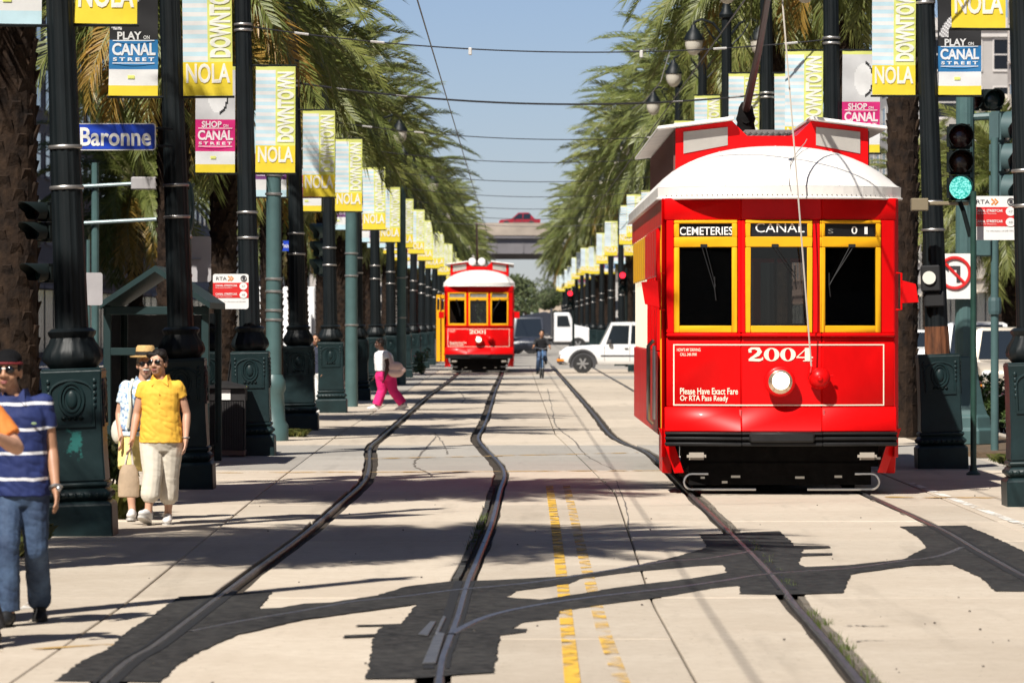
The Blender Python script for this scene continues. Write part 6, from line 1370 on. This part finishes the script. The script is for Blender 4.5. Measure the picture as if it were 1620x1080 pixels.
# --- person in orange cut by the left edge
x0, y0 = G(-62, 1022)
person('person in an orange shirt cut off by the left edge, forearm raised', x0, y0,
    dict(head=(-.02, -.03, 1.56), neck=(-.02, 0, 1.42), sl=(-.22, 0, 1.37), sr=(.18, -.02, 1.37), el=(-.28, .05, 1.08), er=(.335, -.10, 1.155), wl=(-.26, -.1, .85), wr=(.215, -.30, 1.235), hip=(0, 0, .87), kl=(-.1, -.05, .48), kr=(.10, -.12, .48), al=(-.1, .1, .085), ar=(.20, -.05, .085)),
    dict(skin=SK['fair'], shirt=fabric('orange_shirt', (.72, .22, .04)), trousers=fabric('charcoal_trousers', (.03, .03, .035)), shoe=SHO_B), face=(-.8, -1), vox=.008, sleeve=.72, arm_r=1.15, torso=(.21, .13, .19, .12, .18, .12), hair='short')
# --- woman in the yellow shirt
x0, y0 = G(250, 829)
P, q, M, J = person('woman in yellow button shirt, cream cropped trousers and sunglasses, walking', x0, y0,
    dict(head=(.0, -.03, 1.50), neck=(.02, 0, 1.36), sl=(-.135, 0, 1.285), sr=(.185, 0, 1.29), el=(-.20, .02, 1.03), er=(.265, .04, 1.03), wl=(-.235, -.06, .80), wr=(.262, -.05, .80), hip=(.03, 0, .82), kl=(-.045, -.09, .46), kr=(.105, .03, .45), al=(-.085, -.12, .115), ar=(.085, .12, .085)),
    dict(skin=SK['fair'], shirt=fabric('yellow_shirt', (.84, .47, .05), .06, .45, 8), trousers=fabric('cream_trousers', (.66, .60, .50), .02, .25, 8), shoe=SHO_W, cuff=.42, fold=.003), face=(-.38, -1), vox=.007, torso=(.178, .118, .160, .125, .188, .14), sleeve=.42, hair='full', pitch=(.28, 0), toes={'l': (-.25, -1), 'r': (0, -1)}, legs=1.10, leg_r=1.08, shirt_end=.76, hk=.97)
c = MB()
for k in range(5): c.ell((.02, -.148 + .002 * k, 1.22 - k * .085), (.007, .004, .007), 8, 5)
c.build('buttons', MATS['yellow_shirt'], P)
w_ = J['wr']; c = MB(); c.tube([w_ + V3(math.cos(a) * .031, math.sin(a) * .031, .01) for a in [k * math.pi / 8 for k in range(17)]], .007, 6); c.build('bracelet', M_chr, P, smooth=True)
Bg = thing('tote_bag', 'tan cloth tote bag hanging from the hand of the woman in yellow', 'bag', (x0 - .245, y0 - .10, 0))
c = MB()
vs = []
for z, w, d in ((.255, .085, .04), (.265, .10, .055), (.40, .10, .06), (.50, .085, .05), (.56, .055, .03)): vs += [(-.02 + w * math.cos(a), d * math.sin(a), z) for a in [2 * math.pi * k / 16 for k in range(16)]]
c.add(vs, [(i * 16 + j, i * 16 + (j + 1) % 16, (i + 1) * 16 + (j + 1) % 16, (i + 1) * 16 + j) for i in range(4) for j in range(16)] + [tuple(range(15, -1, -1))]); c.build('sack', fabric('tan_canvas', (.42, .31, .21), .15, .6, 12), Bg, smooth=True)
c = MB(); c.tube([(-.055, 0, .55), (-.03, -.01, .66), (.0, 0, .72), (.005, .01, .66), (.02, 0, .55)], .012, 6); c.build('handle', fabric('pale_strap', (.6, .54, .46)), Bg, smooth=True)
# --- man in the straw hat
x0, y0 = G(214, 822)
P, q, M, J = person('man in straw hat, pale blue patterned shirt and yellow shorts, behind the woman', x0, y0,
    dict(head=(.10, -.03, 1.475), neck=(.08, 0, 1.335), sl=(-.09, 0, 1.275), sr=(.26, .02, 1.275), el=(-.155, .03, 1.01), er=(.30, .06, 1.0), wl=(-.13, -.10, .80), wr=(.30, 0, .78), hip=(.05, 0, .82), kl=(-.05, -.08, .47), kr=(.13, .05, .45), al=(-.02, -.12, .09), ar=(.12, .15, .085)),
    dict(skin=SK['fair'], shirt=fabric('blue_patterned_shirt', (.62, .72, .76), .0, .35, 8), trousers=fabric('yellow_shorts', (.80, .66, .25), .06, .35, 8), shoe=SHO_W, hair=mat('grey_hair', (.3, .28, .26), .6)), face=(.12, -1), vox=.008, torso=(.20, .13, .19, .14, .185, .135), sleeve=.62, shorts=True, legs=1.15, shirt_end=.80, pitch=(.1, 0), hk=.98)
bm_ = MATS['blue_patterned_shirt']; n = bm_.node_tree.nodes; l = bm_.node_tree.links
vn = n.new('ShaderNodeTexNoise'); vn.inputs['Scale'].default_value = 22; vn.inputs['Detail'].default_value = 2; r = n.new('ShaderNodeValToRGB'); r.color_ramp.elements[0].position = .50; r.color_ramp.elements[0].color = (.62, .72, .76, 1); r.color_ramp.elements[1].position = .60; r.color_ramp.elements[1].color = (.20, .32, .55, 1)
tc = n.new('ShaderNodeTexCoord'); l.new(tc.outputs['Object'], vn.inputs['Vector']); l.new(vn.outputs['Fac'], r.inputs[0]); l.new(r.outputs[0], n['Principled BSDF'].inputs['Base Color'])
M_straw = mat('straw', (.62, .40, .16), .8, var=.15, scale=40, bump=.4, bscale=80)
c = MB(); hc = q(0, -.012, .075); c.lathe([(.145, .0), (.150, .012), (.096, .018), (.093, .06), (.088, .095), (.075, .115), (.04, .108), (.01, .10)], tuple(hc), 24); ht = c.build('straw_hat', M_straw, P, smooth=True)
c = MB(); c.lathe([(.098, .02), (.098, .055), (.094, .055), (.094, .02)], tuple(hc), 24); c.build('hat_band', M_black, ht, smooth=True)
c = MB(); c.ell(q(0, .098, -.046), (.034, .010, .010), 10, 6, rot=M); c.build('moustache', mat('moustache_grey', (.55, .52, .48), .8), P, smooth=True)
c = MB(); c.tube([(-.02, -.02, 1.335), (-.045, -.145, 1.22), (-.03, -.165, 1.05), (-.06, -.15, .88)], .018, 6); c.tube([(-.02, .02, 1.335), (-.10, .10, 1.1), (-.14, .10, .9)], .018, 6); c.ell((-.17, .10, .84), (.07, .06, .12), 12, 8); c.build('sling_bag', fabric('pale_strap2', (.66, .64, .55)), P, smooth=True)
c = MB(); c.tube([(.05 + .195 * math.cos(a), .142 * math.sin(a), .855) for a in [k * math.pi / 12 for k in range(25)]], .016, 6); c.build('belt', M_black, P)
# --- woman in pink trousers walking left
x0, y0 = G(610, 648)
P, q, M, J = person('woman in white top and bright pink trousers walking to the left', x0, y0,
    dict(head=(-.13, -.02, 1.42), neck=(-.06, 0, 1.285), sl=(-.05, .19, 1.20), sr=(.02, -.20, 1.20), el=(-.10, .26, .95), er=(.06, -.29, .95), wl=(-.22, .26, .74), wr=(.0, -.33, .72), hip=(.0, 0, .78), kl=(-.07, .05, .43), kr=(.16, -.06, .42), al=(-.20, .06, .085), ar=(.38, -.08, .12)),
    dict(skin=SK['dark'], shirt=fabric('white_top', (.74, .73, .74), .04, .3, 8), trousers=fabric('pink_trousers', (.70, .015, .17), .08, .4, 8), shoe=SHO_W, cuff=.06), face=(-1, -.15), vox=.010, torso=(.20, .19, .20, .19, .20, .19), sleeve=.45, hair='full', glasses=False, toes={'l': (-1, -.1), 'r': (-1, -.1)}, pitch=(0, -.35), legs=1.18, leg_r=1.15, arm_r=1.35, collar=False, shirt_end=.84, hk=.95)
Bg = thing('shoulder_bag', 'pale pink shoulder bag carried by the woman in pink trousers', 'bag', (x0 + .23, y0 - .34, 0))
me = blob([('ell', (.0, 0, .80), (.17, .09, .10)), ('ell', (.0, 0, .92), (.16, .08, .12)), ('ell', (.12, 0, .86), (.10, .06, .07)), ('chain', [((-.06, 0, .95), .07), ((-.12, .03, 1.1), .04)])], .012, 5, 'sack'); me.materials.append(fabric('pale_pink_leather', (.72, .52, .47), .05, .4, 9)); link('sack', me, Bg)
c = MB(); c.tube([(-.05, -.02, 1.02), (-.14, .05, 1.20), (-.20, .16, 1.26)], .016, 6); c.build('strap', MATS['pale_pink_leather'], Bg, smooth=True)
# --- person half hidden behind the fourth lamp post
x0, y0 = G(511, 654)
person('person in pale trousers half hidden between the fourth and fifth left lamp posts', x0 - .08, y0 + 1,
    dict(head=(-.1, -.02, 1.52), neck=(-.06, 0, 1.38), sl=(-.2, .0, 1.31), sr=(.08, 0, 1.31), el=(-.24, .1, 1.05), er=(.10, .12, 1.05), wl=(-.26, 0, .82), wr=(.05, -.1, .85), hip=(-.03, 0, .84), kl=(-.07, -.06, .46), kr=(.05, .05, .45), al=(-.05, -.1, .085), ar=(.12, .1, .085)),
    dict(skin=SK['tan'], shirt=fabric('navy_shirt', (.02, .025, .05)), trousers=fabric('white_trousers', (.7, .69, .68)), shoe=SHO_W), face=(-.5, -1), vox=.012, glasses=False)
# --- cyclists
def bicycle(P):
    r = .33
    for yy in (-.50, .52):
        c = MB(); c.tube([(0, yy + r * math.cos(a), r + .012 + r * math.sin(a)) for a in [k * math.pi / 14 for k in range(29)]], .022, 6); w = c.build('wheel', M_tyre, P, smooth=True)
        c = MB()
        for k in range(10): a = k * math.pi / 5; c.tube([(0, yy, r + .012), (0, yy + r * .95 * math.cos(a), r + .012 + r * .95 * math.sin(a))], .0035, 4)
        c.cyl((-.04, yy, r + .012), (.04, yy, r + .012), .02, n=8); c.build('spokes', M_chr, w)
    c = MB(); c.tube([(0, -.50, .34), (0, -.40, .75), (0, -.37, .95)], .018, 6); c.tube([(0, -.41, .72), (0, .08, .32)], .02, 6); c.tube([(0, .08, .32), (0, .22, .88)], .018, 6); c.tube([(0, -.38, .80), (0, .19, .78)], .018, 6); c.tube([(0, .08, .32), (0, .52, .34), (0, .2, .76)], .012, 6); c.build('frame', mat('bike_blue', (.10, .25, .5), .4), P, smooth=True)
    c = MB(); c.tube([(-.30, -.28, 1.02), (-.20, -.36, 1.03), (0, -.38, .98), (.20, -.36, 1.03), (.30, -.28, 1.02)], .014, 6); c.build('handlebar', M_chr, P, smooth=True)
    c = MB(); c.ell((0, .24, .93), (.08, .13, .035), 12, 6); c.build('saddle', M_black, P, smooth=True)
    c = MB(); c.cyl((-.12, .08, .32), (.12, .08, .32), .02, n=8); c.box(-.2, -.1, .02, .1, .14, .17); c.box(.1, .2, .06, .14, .47, .5); c.tube([(-.1, .08, .32), (-.12, .06, .16)], .012); c.tube([(.1, .08, .32), (.12, .1, .48)], .012); c.build('crank', M_chr, P)
for i, (px, py, col_, lb, lc) in enumerate([(857, 598, (.015, .015, .018), 'cyclist in black top riding towards the camera', (.06, .10, .18))]):
    x0, y0 = G(px, py)
    Bk = thing('bicycle', ('blue bicycle ridden by the cyclist in black', 'bicycle of the cyclist in orange behind')[i], 'bicycle', (x0, y0, 0), (0, 0, R(4 if i == 0 else -12))); bicycle(Bk)
    person(lb, x0, y0, dict(head=(.0, -.02, 1.50), neck=(0, .05, 1.36), sl=(-.18, .06, 1.29), sr=(.18, .06, 1.29), el=(-.26, -.02, 1.10), er=(.26, -.02, 1.10), wl=(-.28, -.22, 1.04), wr=(.28, -.22, 1.04), hip=(0, .22, .93), kl=(-.11, -.08, .62), kr=(.11, -.12, .76), al=(-.14, .05, .25), ar=(.14, .10, .58)),
        dict(skin=SK['tan'], shirt=fabric('cyc_shirt_%d' % i, col_), trousers=fabric('cyc_trousers_%d' % i, lc), shoe=SHO_B), vox=.014, sleeve=.95, glasses=False, legs=.9, collar=False)
